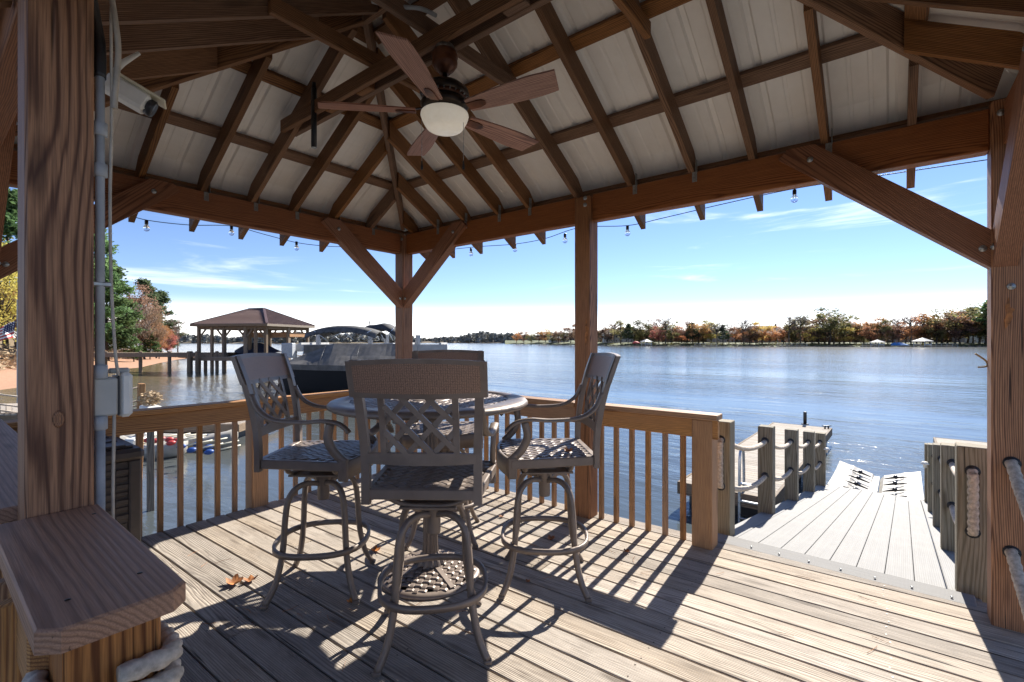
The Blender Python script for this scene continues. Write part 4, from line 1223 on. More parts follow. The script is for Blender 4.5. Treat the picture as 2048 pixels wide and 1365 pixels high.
for col, pts in (('red', ((296, 881), (309, 883), (322, 879), (339, 880), (354, 882), (342, 887))), ('blue', ((395, 889), (363, 894), (383, 901), (417, 895), (418, 905)))):
    for px, py in pts:
        f = (CAM.z - (WATER + .42)) * FPX / (py - 683.0)
        c = cw((px - 1024) / FPX * f, f, WATER + .42)
        lab = 'red oval float lying on the white kayaks' if col == 'red' else 'blue oval float lying on the white kayaks'
        t = thing('swim_float', lab, 'float', c, .6, 'red floats on the kayaks' if col == 'red' else 'blue floats on the kayaks')
        Mx = frame(c, RGT * .8 + FWD * .6 + Vector((0, 0, .1)))
        MB().lathe([(0, -.10), (.035, -.085), (.058, -.035), (.062, 0), (.058, .035), (.035, .085), (0, .10)], 12).build('float', MAT['float_' + col], t, Mx @ Matrix.Rotation(R(90), 4, 'Y'))
        MB().tube([(.1, 0, 0), (.62, 0, .01)], .018, 6).build('handle', MAT['cream_plastic'], t, Mx)
# low floating dock beyond the kayaks
f0 = (CAM.z + .98) * FPX / (874 - 683.0)
ORG = cw(0, 0)
def cam_box_dock(name, label, cat, r0, r1, f0, f1, z, n, mat='far_plank', fas='far_wood', tilt=0.0):
    t = thing(name, label, cat, cw((r0 + r1) / 2, (f0 + f1) / 2, z))
    st = (r1 - r0) / n
    for i in range(n):
        r = r0 + (i + .5) * st
        lumber('plank', cw(r, f0, z - .014), cw(r + tilt, f1, z - .014), abs(st) - .008, .028, MAT[mat], t)
    lumber('fascia', cw(r0, f0 - .025, z - .13), cw(r1, f0 - .025, z - .13), .05, .22, MAT[fas], t)
    lumber('fascia', cw(r1 + .02, f0 - .05, z - .132), cw(r1 + .02 + tilt, f1, z - .132), .05, .22, MAT[fas], t)
    for k in range(3):
        c = cw(r0 + (r1 - r0) * (k + .5) / 3, (f0 + f1) / 2, z - .42)
        MB().box((0, 0, 0), (abs(r1 - r0) / 4, abs(f1 - f0) * .9, .4), None, .05).build('float_tank', MAT['black_plastic'], t, frame(c, RGT))
    return t
cam_box_dock('floating_dock', 'low floating dock of pale planks behind the kayaks', 'dock', -12.6, -7.97, 13.9, 16.4, -.98, 26)
# leaning piling with a rope, and a potted plant
pp = D(279, 8.4, 0)
t = thing('piling', 'leaning square timber post holding white rope beyond the railing', 'post', (pp.x, pp.y, WATER))
lumber('shaft', (pp.x - .05, pp.y - .03, WATER - .6), (pp.x + .03, pp.y + .02, ZH(768, 8.4)), .095, .095, MAT['rail_wood'], t, up=(0, 1, 0))
for (ya, yb, lab) in ((776, 786, 'upper white rope strung to the leaning post'), (803, 806, 'middle white rope strung to the leaning post'), (812, 818, 'lower white rope strung to the leaning post')):
    a = D(276, 8.4, ZH(ya, 8.4)); b = D(-60, 7.2, ZH(yb - 4, 7.2)); c = D(140, 7.8, ZH(yb + 16, 7.8))
    tag(rope_mesh(MB(), dens(bez([a, c, b], 10), .05), .016, 1, 6).build('rope', MAT['rope_white']), lab, 'rope')
for px in (-70,):
    q = D(px, 7.2, 0)
t = thing('shore_walkway', 'grey plank walkway to the shore behind the big near post', 'walkway', D(-20, 7.4, .0))
for i in range(16):
    lumber('plank', D(-150 + i * 12, 7.0 + .02 * i, ZH(832, 7.2)), D(-150 + i * 12, 8.2 + .02 * i, ZH(832, 7.2)), .085, .03, MAT['far_plank'], t)
lumber('stringer', D(-160, 7.02, ZH(838, 7.2)), D(40, 7.34, ZH(838, 7.2)), .04, .14, MAT['far_wood'], t)

def clump(n, rx, ry, rz, size, rng, flat=.3, shell=.5):
    m = MB()
    for i in range(n):
        while True:
            x, y, z = rng.uniform(-1, 1), rng.uniform(-1, 1), rng.uniform(-1, 1)
            d = x * x + y * y + z * z
            if shell * shell < d <= 1 or (d <= 1 and rng.random() < .25): break
        leafq(m, Vector((x * rx, y * ry, z * rz)), size * rng.uniform(.6, 1.3), rng)
    return m
def leafq(m, c, s, rng, stretch=1.0):
    a = rng.uniform(0, 6.283); b = rng.uniform(-.9, .9)
    u = Vector((math.cos(a), math.sin(a), b * .6)).normalized()
    v = u.cross(Vector((rng.uniform(-1, 1), rng.uniform(-1, 1), rng.uniform(.2, 1)))).normalized()
    u = u * s * stretch; v = v * s * .8
    k = len(m.v)
    m.v += [tuple(c - u * .5), tuple(c + v * .5), tuple(c + u * .5), tuple(c - v * .5)]
    m.f.append((k, k + 1, k + 2, k + 3)); m.sm.append(False)
rng = random.Random(11)
q = D(301, 8.1, 0)
t = thing('potted_plant', 'bushy yellow-green plant in a white trough beyond the railing', 'plant', (q.x, q.y, .3))
zz = ZH(812, 8.1)
obj('foliage', clump(420, .19, .17, .13, .05, rng).fast('plant'), MAT['fol_scrub'], t, Matrix.Translation((q.x, q.y, zz + .12)))
MB().box((0, 0, -.09), (.42, .22, .18), None, .02).build('trough', MAT['white_plastic'], t, Matrix.Translation((q.x, q.y, zz)))
lumber('stand', (q.x, q.y, WATER), (q.x, q.y, zz - .18), .09, .09, MAT['far_wood'], t, up=(0, 1, 0))

# ------------------------------------------------------------------ neighbour's boathouse and pier
fB = FW(744)
corner = D(532, fB - 1.6)
ux = (RGT * -1.0 + FWD * .20).normalized(); uy = (RGT * .20 + FWD * 1.0).normalized()
LB, WB = 7.0 * fB / 44, 6.0 * fB / 44
BH = thing('boathouse', 'open boathouse with brown hipped metal roof on tall posts in the lake', 'boathouse', corner + ux * LB / 2 + uy * WB / 2 + Vector((0, 0, WATER)))
ez = ZH(648, fB - 1.6); rz = ZH(618, fB + 2)
def bp(a, b, z): 
    p = corner + ux * a + uy * b
    return Vector((p.x, p.y, z))
ov = .5
A = [bp(-ov, -ov, ez), bp(LB + ov, -ov, ez), bp(LB + ov, WB + ov, ez), bp(-ov, WB + ov, ez)]
r1, r2 = bp(LB * .36, WB * .48, rz), bp(LB * .62, WB * .52, rz)
def sheet(name, poly, mat, par, rib=None, th=.04):
    m = MB(); n = len(poly)
    m.add([tuple(q) for q in poly] + [tuple(q + Vector((0, 0, -th))) for q in poly], [tuple(range(n)), tuple(range(2 * n - 1, n - 1, -1))] + [(i, (i + 1) % n, n + (i + 1) % n, n + i) for i in range(n)])
    return m.build(name, MAT[mat], par)
def ribs(poly_lo, poly_hi, n, par):
    """raised seams from the eave (poly_lo: two points) up to the ridge line (poly_hi)"""
    a, b = poly_lo; c, d = poly_hi
    e = (b - a); run = ((c + d) / 2 - (a + b) / 2); run = run - e.normalized() * run.dot(e.normalized())
    nrm = e.cross(run).normalized()
    if nrm.z < 0: nrm = -nrm
    H = run.length; el = e.length; en = e.normalized(); rn = run.normalized()
    tc_ = (c - a).dot(en); td = (d - a).dot(en)
    for i in range(1, n):
        x = el * i / n
        if x < tc_: h = H * x / tc_
        elif x > td: h = H * (el - x) / (el - td)
        else: h = H
        if h < .25: continue
        lumber('roof_rib', a + en * x + nrm * .02, a + en * x + rn * (h - .08) + nrm * .02, .05, .05, MAT['brown_roof'], par, up=nrm, ch=.0)
pl = sheet('roof_slope', [A[0], A[1], r2, r1], 'brown_roof', BH); ribs((A[0], A[1]), (r1, r2), 34, pl)
pl = sheet('roof_slope', [A[3], A[0], r1], 'brown_roof', BH); ribs((A[3], A[0]), (r1, r1), 34, pl)
sheet('roof_slope', [A[1], A[2], r2], 'brown_roof', BH); sheet('roof_slope', [A[2], A[3], r1, r2], 'brown_roof', BH)
for p_, q_ in ((A[0], r1), (A[1], r2), (r1, r2), (A[3], r1)):
    lumber('ridge_cap', p_ + Vector((0, 0, .03)), q_ + Vector((0, 0, .03)), .22, .05, MAT['brown_roof'], BH)
for i in range(4):
    lumber('fascia', A[i] + Vector((0, 0, -.14)), A[(i + 1) % 4] + Vector((0, 0, -.14)), .05, .2, MAT['far_plank'] if i == 3 else MAT['far_wood'], BH)
for b in (0, WB):
    lumber('beam', bp(0, b, ez - .38), bp(LB, b, ez - .38), .14, .26, MAT['far_wood'], BH)
for a in (0, LB):
    lumber('beam', bp(a, 0, ez - .385), bp(a, WB, ez - .385), .14, .26, MAT['far_wood'], BH)
for a in (0, LB * .30, LB * .62, LB):
    for b in (0, WB * .5, WB):
        lumber('post', bp(a, b, WATER - 1), bp(a, b, ez - .25), .24, .24, MAT['far_wood'], BH, up=uy)
        for s in (-1, 1):
            if 0 <= a + s * .7 <= LB and b in (0, WB):
                lumber('brace', bp(a + s * .08, b, ez - 1.25), bp(a + s * .75, b, ez - .5), .1, .14, MAT['far_wood'], BH)
for a, b in ((LB * .15, 0), (LB * .45, WB * .3), (LB * .8, 0)):
    lumber('post', bp(a, b, WATER - 1), bp(a, b, ez - .25), .22, .22, MAT['far_wood'], BH, up=uy)
zL = ZH(671, fB + 4)
for b in (WB * .55, WB):
    lumber('loft_beam', bp(-.1, b, zL), bp(LB * .75, b, zL), .14, .5, MAT['rail_wood'], BH)
lumber('loft_beam', bp(-.1, WB * .5, zL + .001), bp(-.1, WB * 1.02, zL + .001), .14, .42, MAT['rail_wood'], BH)
zd = ZH(715, fB)
for b0, b1 in ((-.3, 1.3), (WB - 1.2, WB + .3)):
    for i in range(30):
        lumber('plank', bp(-.3 + i * (LB + .6) / 30, b0, zd), bp(-.3 + i * (LB + .6) / 30, b1, zd), (LB + .6) / 30 - .02, .06, MAT['far_plank'], BH)
lumber('dock_fascia', bp(-.3, -.36, zd - .16), bp(LB + .3, -.36, zd - .16), .06, .32, MAT['far_wood'], BH)
# covered boat hanging in the boathouse
def covered(name, label, L, W, H, hullm, coverm, Mx, ridge, sheer, deep=.0):
    t = thing(name, label, 'boat', Mx.translation)
    n = 24; hv = []; hf = []; cv_ = []; cf = []
    for i in range(n + 1):
        u = i / n; x = (u - .5) * L
        w_ = W / 2 * min(1.0, (math.sin(min(1, u * 1.9) * math.pi / 2)) ** .7) * (1 - .08 * max(0, u - .8) / .2) + .03
        sh = sheer(u); rg = ridge(u)
        hv += [(x, -w_, sh), (x, -w_ * .96, sh * .35), (x, -w_ * .7, 0.0 + .25 * (1 - u) ** 4), (x, 0, -.15 + .5 * (1 - u) ** 3), (x, w_ * .7, 0.0 + .25 * (1 - u) ** 4), (x, w_ * .96, sh * .35), (x, w_, sh)]
        sag = .03 * math.sin(u * 19) * (1 if .1 < u < .95 else 0)
        cv_ += [(x, -w_ - .05, sh - .22), (x, -w_ - .04, sh + .03), (x, -w_ * .55, sh + (rg - sh) * .46 + sag), (x, 0, rg), (x, w_ * .55, sh + (rg - sh) * .46 - sag), (x, w_ + .04, sh + .03), (x, w_ + .05, sh - .22)]
    for i in range(n):
        for q in range(6):
            f4 = (i * 7 + q, (i + 1) * 7 + q, (i + 1) * 7 + q + 1, i * 7 + q + 1)
            hf.append(f4); cf.append(f4)
    hf += [tuple(n * 7 + q for q in range(7)), tuple(range(7))]; cf += [tuple(n * 7 + q for q in range(7)), tuple(range(7))]
    MB().add(hv, hf, True).build('hull', MAT[hullm], t, Mx)
    c = MB().add(cv_, cf, False).build('cover', MAT[coverm], t, Mx)
    for u in (.35, .62):
        x = (u - .5) * L
        w_ = W / 2
        pts = [(x, -w_ - .065, sheer(u) - .2), (x, -w_ - .055, sheer(u) + .04), (x, -w_ * .55, sheer(u) + (ridge(u) - sheer(u)) * .46 + .07), (x, 0, ridge(u) + .02)]
        MB().tube(pts, .006, 5).build('strap', MAT['black_plastic'], c, Mx)
    return t
c = bp(LB * .42, WB * .42, WATER + .95)
covered('covered_motorboat', 'boat under a black cover hanging inside the boathouse', LB * .72, 2.3, 1, 'hull_black', 'navy', frame(c, -ux), lambda u: .75 + 1.0 * math.sin(math.pi * min(1, u * .95 + .05)) ** .8, lambda u: .75)
# pier with piles
zp = ZH(711, fB)
PR = thing('pier', 'long low dark timber pier on piles between the beach and the boathouse', 'pier', D(300, fB, WATER))
a = D(120, fB - 1); b = D(455, fB - .3)
lumber('walk_beam', Vector((a.x, a.y, zp)), Vector((b.x, b.y, zp)), .25, .34, MAT['far_wood'], PR)
a2 = a + FWD * 1.5; b2 = b + FWD * 1.5
lumber('walk_beam', Vector((a2.x, a2.y, zp + .001)), Vector((b2.x, b2.y, zp + .001)), .25, .34, MAT['far_wood'], PR)
for i in range(70):
    t_ = i / 69
    p_ = a.lerp(b, t_)
    lumber('plank', Vector((p_.x, p_.y, zp + .20)), Vector((p_.x, p_.y, zp + .20)) + FWD * 1.6, .2, .05, MAT['far_wood'], PR)
for px in (211, 281, 339, 377.5, 382, 394, 411, 434):
    top = ZH(703, fB) if px not in (411,) else zp
    for df in ((-1.0,) if px in (377.5, 394) else (-.4,)):
        q = D(px, fB + df)
        lumber('pile', (q.x, q.y, WATER - 1), (q.x, q.y, top), .26, .26, MAT['far_wood'], PR, up=(0, 1, 0), ch=.05)
# ------------------------------------------------------------------ covered boat, white lift dock, pontoon boats
fc_ = 23.5
cb_ = cw(((690 - 1024) / FPX) * fc_, fc_, WATER + .1)
zs_ = lambda py: ZH(py, fc_) - (WATER + .1)
covered('covered_speedboat', 'black-hulled boat under a taut grey canvas cover, moored off the deck corner', 6.1, 2.4, 1, 'hull_black', 'boat_cover',
        frame(cb_, RGT + FWD * .12), lambda u: zs_(733) + .18 + (zs_(687) - zs_(733) - .18) * min(1, max(0, (u - .02) / .40)) ** 1.0 * (1 - .05 * math.sin(max(0, u - .4) / .6 * math.pi)), lambda u: zs_(733) + .12 * (1 - u))
fl_d = 36.0
zt2, zb2 = ZH(690, fl_d), ZH(704, fl_d)
LD = thing('boat_lift', 'long white beamed boat lift with pale posts behind the covered boats', 'boat lift', D(740, fl_d, WATER))
for df in (0, 3.2):
    a = D(583, fl_d + df); b = D(895, fl_d + df)
    lumber('lift_beam', Vector((a.x, a.y, (zt2 + zb2) / 2)), Vector((b.x, b.y, (zt2 + zb2) / 2)), .25, zt2 - zb2, MAT['far_white'], LD)
for px in (590, 637, 700, 741, 773, 836, 888):
    for df in (0, 3.2):
        q = D(px, fl_d + df)
        tall = px in (637, 741, 773, 836)
        lumber('lift_post', (q.x, q.y, WATER - .8), (q.x, q.y, ZH(671, fl_d) if tall else zt2 + .02), .26 if tall else .22, .26 if tall else .22, MAT['far_white'], LD, up=(0, 1, 0))
for px in (600, 622, 812, 880):
    q = D(px, fl_d); lumber('lift_bunk', Vector((q.x, q.y, zt2 + .07)), Vector((q.x, q.y, zt2 + .07)) + FWD * 3.3, .2, .14, MAT['far_white'], LD)
for px in (577, 778):
    q = D(px, fl_d - .8, (ZH(687, fl_d) + ZH(716, fl_d)) / 2)
    MB().box((0, 0, 0), (.8, .6, ZH(687, fl_d) - ZH(716, fl_d)), None, .04).build('winch_box', MAT['conduit_grey'], LD, frame(q, RGT))
def pontoon(label, px0, px1, f, ytop, ybot, yb, folded=False):
    r0 = (px0 - 1024) / FPX * f; r1 = (px1 - 1024) / FPX * f; L = r1 - r0
    t = thing('pontoon_boat', label, 'boat', cw((r0 + r1) / 2, f, WATER))
    zt_, zb_, zd_ = ZH(ytop, f), ZH(ybot, f), ZH(yb, f)
    for df in (-.9, .9):
        MB().tube([cw(r0 - .2, f + df, zd_ - .55), cw(r0 + .3, f + df, zd_ - .65), cw(r1 + .6, f + df, zd_ - .65)], .3, 10, scale=[.4, 1, 1]).build('pontoon', MAT['aluminium'], t)
    MB().box((0, 0, 0), (L + .8, 2.4, .14), None, .02).build('deck', MAT['conduit_grey'], t, frame(cw((r0 + r1) / 2 + .2, f, zd_ - .3), RGT))
    for df in (-1.2, 1.2):
        MB().box((0, 0, 0), (L + .5, .05, .55), None, .01).build('side_panel', MAT['boat_cover'], t, frame(cw((r0 + r1) / 2 + .2, f + df, zd_ - .3), RGT))
    n = 18; m = MB(); vs = []
    for i in range(n + 1):
        u = i / n
        z = zb_ + (zt_ - zb_) * (math.sin(math.pi * (u * .9 + .05)) ** .6) + (.05 * math.sin(u * 12) if folded else 0)
        for df, dz in ((-1.25, -.34), (-1.1, -.06), (-.4, .06), (.4, .06), (1.1, -.06), (1.25, -.34)):
            vs.append(tuple(cw(r0 + L * u, f + df, z + dz)))
    fs = [(i * 6 + q, (i + 1) * 6 + q, (i + 1) * 6 + q + 1, i * 6 + q + 1) for i in range(n) for q in range(5)]
    b0 = len(vs)
    vs += [(x, y, z - .05) for x, y, z in vs]
    fs += [tuple(b0 + q for q in f_) for f_ in fs]
    m.add(vs, fs, True).build('canopy', MAT['bimini_black' if folded else 'bimini_grey'], t)
    for df in (-1.15, 1.15):
        for u0, u1 in ((.30, .12), (.36, .55), (.68, .52), (.72, .93)):
            MB().tube([cw(r0 + L * u0, f + df, zd_ + .3), cw(r0 + L * u1, f + df, zb_ + (zt_ - zb_) * .55)], .03, 6).build('canopy_frame', MAT['aluminium'], t)
    return t
pontoon('pontoon boat with an arched grey canopy behind the covered boat', 625, 762, 31.0, 654, 673, 690)
pb = pontoon('pontoon boat with a bunched black canopy, mostly behind the corner post', 728, 800, 33.0, 650, 668, 690, True)
q = D(735, 33, 0)
MB().tube(bez([Vector((q.x, q.y, ZH(664, 33))), Vector((q.x, q.y, ZH(656, 33))) + RGT * .18, Vector((q.x, q.y, ZH(643, 33))) + RGT * .12], 4), .035, 6).build('aerial', MAT['black_plastic'], pb)
# flag near the shore
fg = thing('flag', 'striped red and white flag with a starred blue corner hanging behind the big post', 'flag', D(10, 13, .5))
def cloth(u, v):                             # u across 0..1, v down 0..1
    f = 13 + .12 * math.sin(u * 9 + v * 2)
    return D(32 - 58 * u - 6 * v, f, ZH(642 + 26 * u + 34 * v - 10 * u * v, f))
for k in range(9):
    m = MB(); v0, v1 = k / 9, (k + 1) / 9; n = 12
    u0 = .42 if k < 5 else 0.0
    vs = [];
    for i in range(n + 1):
        u = u0 + (1 - u0) * i / n
        vs += [tuple(cloth(u, v0)), tuple(cloth(u, v1))]
    m.add(vs, [(2 * i, 2 * i + 2, 2 * i + 3, 2 * i + 1) for i in range(n)]).build('stripe', MAT['red_cloth' if k % 2 == 0 else 'flag_white'], fg)
m = MB(); vs = []
for i in range(7):
    for j in range(6): vs.append(tuple(cloth(.42 * i / 6, 5 / 9 * j / 5)))
m.add(vs, [(i * 6 + j, (i + 1) * 6 + j, (i + 1) * 6 + j + 1, i * 6 + j + 1) for i in range(6) for j in range(5)])
cn = m.build('canton', MAT['flag_blue'], fg)
for i in range(5):
    for j in range(4):
        c = cloth(.42 * (i + .5) / 5, 5 / 9 * (j + .5) / 4) - FWD * .02
        pts = [(.028 * (1 if k % 2 == 0 else .42) * math.cos(R(90 + 36 * k)), .028 * (1 if k % 2 == 0 else .42) * math.sin(R(90 + 36 * k))) for k in range(10)]
        MB().prism(pts, -.003, .003).build('star', MAT['flag_white'], cn, frame(c, RGT))
lumber('pole', D(36, 13.1, WATER), D(36, 13.1, ZH(600, 13.1)), .05, .05, MAT['far_white'], fg, up=(0, 1, 0))
# ------------------------------------------------------------------ water
g = G('lake_water'); v = g.objco()
th = math.atan2(RGT.y, RGT.x)
a1 = g.mapping(v, (.55, 1.5, 1), rot=(0, 0, -th)); a2 = g.mapping(v, (1.6, 3.6, 1), rot=(0, 0, -th - .25)); a3 = g.mapping(v, (.022, .10, 1), rot=(0, 0, -th + .06))
a4 = g.mapping(v, (.16, .42, 1), rot=(0, 0, -th + .2))
w1 = g.noise(a1, 1.0, 3, .55, .4); w2 = g.noise(a2, 1.0, 4, .6, .6); w4 = g.noise(a4, 1.0, 2, .5)
patch = g.noise(a3, 1.0, 4, .6)
amp = g.rng(patch, .36, .60, .12, 1.0)
h = g.math('ADD', g.math('ADD', g.math('MULTIPLY', w1, .9), g.math('MULTIPLY', w2, .35)), g.math('MULTIPLY', w4, .6))
h = g.math('MULTIPLY', h, amp)
g.bump(h, .6, .13)
sepn = g.n('SeparateXYZ'); g.l(g.mapping(v, (1, 1, 1), rot=(0, 0, -th)), sepn.inputs[0])
mud = g.math('ADD', g.rng(sepn.outputs[0], -2.0, -34.0, 0.0, 1.0), g.math('MULTIPLY', g.math('SUBTRACT', g.noise(g.mapping(v, (.05, .05, .05)), 1.0, 3), .5), .6), clamp=True)
g.l(g.mix(mud, (.060, .075, .082), (.16, .12, .06)), g.b.inputs['Base Color'])
g.b.inputs['Roughness'].default_value = .14
g.b.inputs['IOR'].default_value = 1.33
wm = MB()
S = 3500
wm.add([(-S, -S, 0), (S, -S, 0), (S, S, 0), (-S, S, 0)], [(0, 1, 2, 3)])
tag(wm.build('water', MAT['lake_water'], None, Matrix.Translation((0, 0, WATER))), 'wide rippled lake', kind='structure')

# ------------------------------------------------------------------ shores
g = G('clay_shore'); v = g.objco()
sp = g.n('SeparateXYZ'); g.l(v, sp.inputs[0])
n1 = g.noise(v, .35, 5, .6); n2 = g.noise(v, 3.0, 5, .65)
clay = g.mix(n2, (.34, .17, .095), (.45, .27, .17))
litter = g.mix(n2, (.16, .10, .05), (.26, .19, .09))
hh = g.math('ADD', sp.outputs[2], g.math('MULTIPLY', g.math('SUBTRACT', n1, .5), 1.2))
g.l(g.mix(g.rng(hh, WATER + .55, WATER + 1.1, 0, 1), clay, litter), g.b.inputs['Base Color'])
g.b.inputs['Roughness'].default_value = .9
g.bump(n2, .6, .1)
SH = [(10, -24), (24, -29), (31, -31), (40, -36), (47, -40), (52, -40.5), (62, -46), (74, -52), (86, -57), (94, -63), (104, -90), (130, -170), (400, -330)]
def shore_r(f):
    for (f0, r0), (f1, r1) in zip(SH[:-1], SH[1:]):
        if f <= f1: return r0 + (r1 - r0) * (f - f0) / (f1 - f0)
    return SH[-1][1]
rl = random.Random(5)
def land_z(r, f):
    d = (shore_r(f) - r) * .8
    if d < 0: return WATER + max(-1.5, .22 * d)
    z = WATER + .085 * min(d, 8) + .14 * max(0, min(d - 8, 22)) + .05 * max(0, d - 30)
    return z + .12 * math.sin(r * .9 + f * .5) * min(1, d / 5)
m = MB(); vs = []; fs = []
fsn = [10 + i * 2.0 for i in range(60)]; ds = [-6, -3, -1.5, -.5, 0, .5, 1, 2, 3, 4.5, 6, 8, 10, 13, 17, 22, 28, 36, 50, 80, 130]
for f in fsn:
    for d in ds:
        r = shore_r(f) - d
        p = cw(r, f, land_z(r, f)); vs.append(tuple(p))
k = len(ds)
fs = [(i * k + j, (i + 1) * k + j, (i + 1) * k + j + 1, i * k + j + 1) for i in range(len(fsn) - 1) for j in range(k - 1)]
tag(m.add(vs, fs, True).build('clay_shore', MAT['clay_shore']), 'red clay beach rising to a brushy bank', kind='structure')
plain('far_grass', (.10, .115, .035), .9, 0, .35, .2)
plain('far_bank', (.16, .125, .08), .9, 0, .3, .3)

def far_f(px):                                # distance to the far shoreline, by pixel column
    pts = [(960, 430), (1020, 430), (1100, 380), (1160, 330), (1250, 285), (1400, 258), (1550, 246), (1750, 238), (1980, 228), (2300, 215)]
    for (a, fa), (b, fb_) in zip(pts[:-1], pts[1:]):
        if px <= b: return fa + (fb_ - fa) * (px - a) / (b - a)
    return pts[-1][1]
m = MB(); vs = []
cols = list(range(1010, 2400, 15))
for px in cols:
    f = far_f(px)
    for df, z in ((-1, WATER - .3), (0, WATER + .12), (2, WATER + .35), (10, WATER + .9), (25, WATER + 1.8), (70, WATER + 3.0), (300, WATER + 4)):
        vs.append(tuple(D(px, f + df + .8 * math.sin(px * .11), z)))
fs = [(i * 7 + j, (i + 1) * 7 + j, (i + 1) * 7 + j + 1, i * 7 + j + 1) for i in range(len(cols) - 1) for j in range(6)]
m.add(vs, fs, True)
tag(m.build('far_shore', MAT['far_grass']), 'low grassy far bank', kind='structure')
m = MB(); vs = []
cols = list(range(100, 1180, 20))
for px in cols:
    f = 640 + 90 * math.sin(px * .009)
    for df, z in ((-4, WATER - .3), (0, WATER + .2), (20, WATER + 2), (300, WATER + 8)):
        vs.append(tuple(D(px, f + df, z)))
fs = [(i * 4 + j, (i + 1) * 4 + j, (i + 1) * 4 + j + 1, i * 4 + j + 1) for i in range(len(cols) - 1) for j in range(3)]
tag(m.add(vs, fs, True).build('hill_shore', MAT['far_bank']), 'distant wooded shoreline', kind='structure')

# ------------------------------------------------------------------ trees (unit height; scaled when placed)
def limb(m, p0, p1, r0, r1, rng, seg=5, kinks=3, wob=.06):
    p0 = Vector(p0); p1 = Vector(p1); L = (p1 - p0).length; pts = []
    for i in range(kinks + 1):
        q = p0.lerp(p1, i / kinks)
        if 0 < i < kinks: q += Vector((rng.uniform(-1, 1), rng.uniform(-1, 1), rng.uniform(-.5, .5))) * L * wob
        pts.append(q)
    m.tube(pts, 1.0, seg, up=(.3, .9, .1), scale=[r0 + (r1 - r0) * i / kinks for i in range(kinks + 1)])
    return pts
def tree_decid(seed, nclump, nleaf, leaf, rx=.27, base=.26, gap=1.0):
    rng = random.Random(seed); t = MB(); c = MB()
    limb(t, (0, 0, -.03), (rng.uniform(-.03, .03), rng.uniform(-.03, .03), .6), .020, .009, rng)
    cz = (1 + base) / 2; rz = (1 - base) / 2
    for i in range(nclump):
        while True:
            x, y, z = rng.uniform(-1, 1), rng.uniform(-1, 1), rng.uniform(-1, 1)
            d = x * x + y * y + z * z
            if .18 < d < 1: break
        wz = 1 - .35 * max(0, z) ** 2 - .25 * max(0, -z)
        ctr = Vector((x * rx * wz * .9, y * rx * wz * .9, cz + z * rz * .88))
        limb(t, (0, 0, max(.18, ctr.z * .55)), tuple(ctr), .006, .002, rng, 4, 2)
        cr = rng.uniform(.06, .125) * gap
        for k in range(nleaf // nclump):
            q = Vector((rng.gauss(0, 1), rng.gauss(0, 1), rng.gauss(0, .75)))
            q *= cr * .55
            leafq(c, ctr + q, leaf * rng.uniform(.6, 1.4), rng)
    return c.fast('crown'), t.mesh('trunk')
def tree_pine(seed, nleaf, leaf, rx=.2, base=.3):
    rng = random.Random(seed); t = MB(); c = MB()
    limb(t, (0, 0, -.03), (rng.uniform(-.015, .015), 0, .97), .017, .003, rng, 6, 4, .01)
    nb = 46; per = nleaf // nb
    for i in range(nb):
        u = (i + rng.random()) / nb
        z = base + (1 - base) * u
        rad = rx * (1 - u ** 1.6) * (.75 + .5 * rng.random()) * (.55 + .45 * min(1, u * 5)) + .02
        a = rng.uniform(0, 6.283)
        tip = Vector((math.cos(a) * rad, math.sin(a) * rad, z + .02 + .03 * rng.random()))
        limb(t, (0, 0, z - .015), tuple(tip), .004, .0012, rng, 4, 2)
        for k in range(per):
            s = .25 + .75 * rng.random() ** .6
            q = Vector((0, 0, z)).lerp(tip, s) + Vector((rng.gauss(0, .028), rng.gauss(0, .028), rng.gauss(0, .016)))
            leafq(c, q, leaf * rng.uniform(.7, 1.3), rng, 1.5)
    return c.fast('crown'), t.mesh('trunk')
def tree_bare(seed, n2=150, leaf=.02, th=1.0):
    rng = random.Random(seed); t = MB(); c = MB()
    limb(t, (0, 0, -.03), (rng.uniform(-.03, .03), rng.uniform(-.03, .03), .8), .018, .004, rng, 5, 4, .02)
    for i in range(22):
        z = rng.uniform(.28, .78); a = rng.uniform(0, 6.283); L = .34 * (1.15 - z) + .06
        tip = Vector((math.cos(a) * L * .8, math.sin(a) * L * .8, z + L * rng.uniform(.5, .95)))
        limb(t, (0, 0, z), tuple(tip), .0065 * th, .002 * th, rng, 3, 2, .07)
        for k in range(max(3, n2 // 22)):
            s = rng.uniform(.35, 1); q = Vector((0, 0, z)).lerp(tip, s)
            e = q + Vector((rng.uniform(-1, 1), rng.uniform(-1, 1), rng.uniform(0, 1.3))) * .075
            k0 = len(c.v); w_ = Vector((rng.uniform(-1, 1), rng.uniform(-1, 1), 0)).normalized() * .0022 * th
            c.v += [tuple(q - w_), tuple(q + w_), tuple(e + w_ * .4), tuple(e - w_ * .4)]; c.f.append((k0, k0 + 1, k0 + 2, k0 + 3)); c.sm.append(False)
            if rng.random() < .55: leafq(c, e, leaf * rng.uniform(.5, 1.2), rng)
    return c.fast('crown'), t.mesh('trunk')
def plant_tree(name, label, meshes, p, h, crown_mat, bark_mat, group, wid=1.0, rz=None):
    rz_ = rl.uniform(0, 6.28) if rz is None else rz
    t = thing(name, label, 'tree', p, 0.0, group)
    Mx = Matrix.Translation(p) @ Matrix.Rotation(rz_, 4, 'Z') @ Matrix.Diagonal((h * wid, h * wid, h, 1))
    for nm, me, mt in (('trunk', meshes[1], bark_mat), ('crown', meshes[0], crown_mat)):
        obj(nm, me, MAT[mt], t, Mx)
    return t
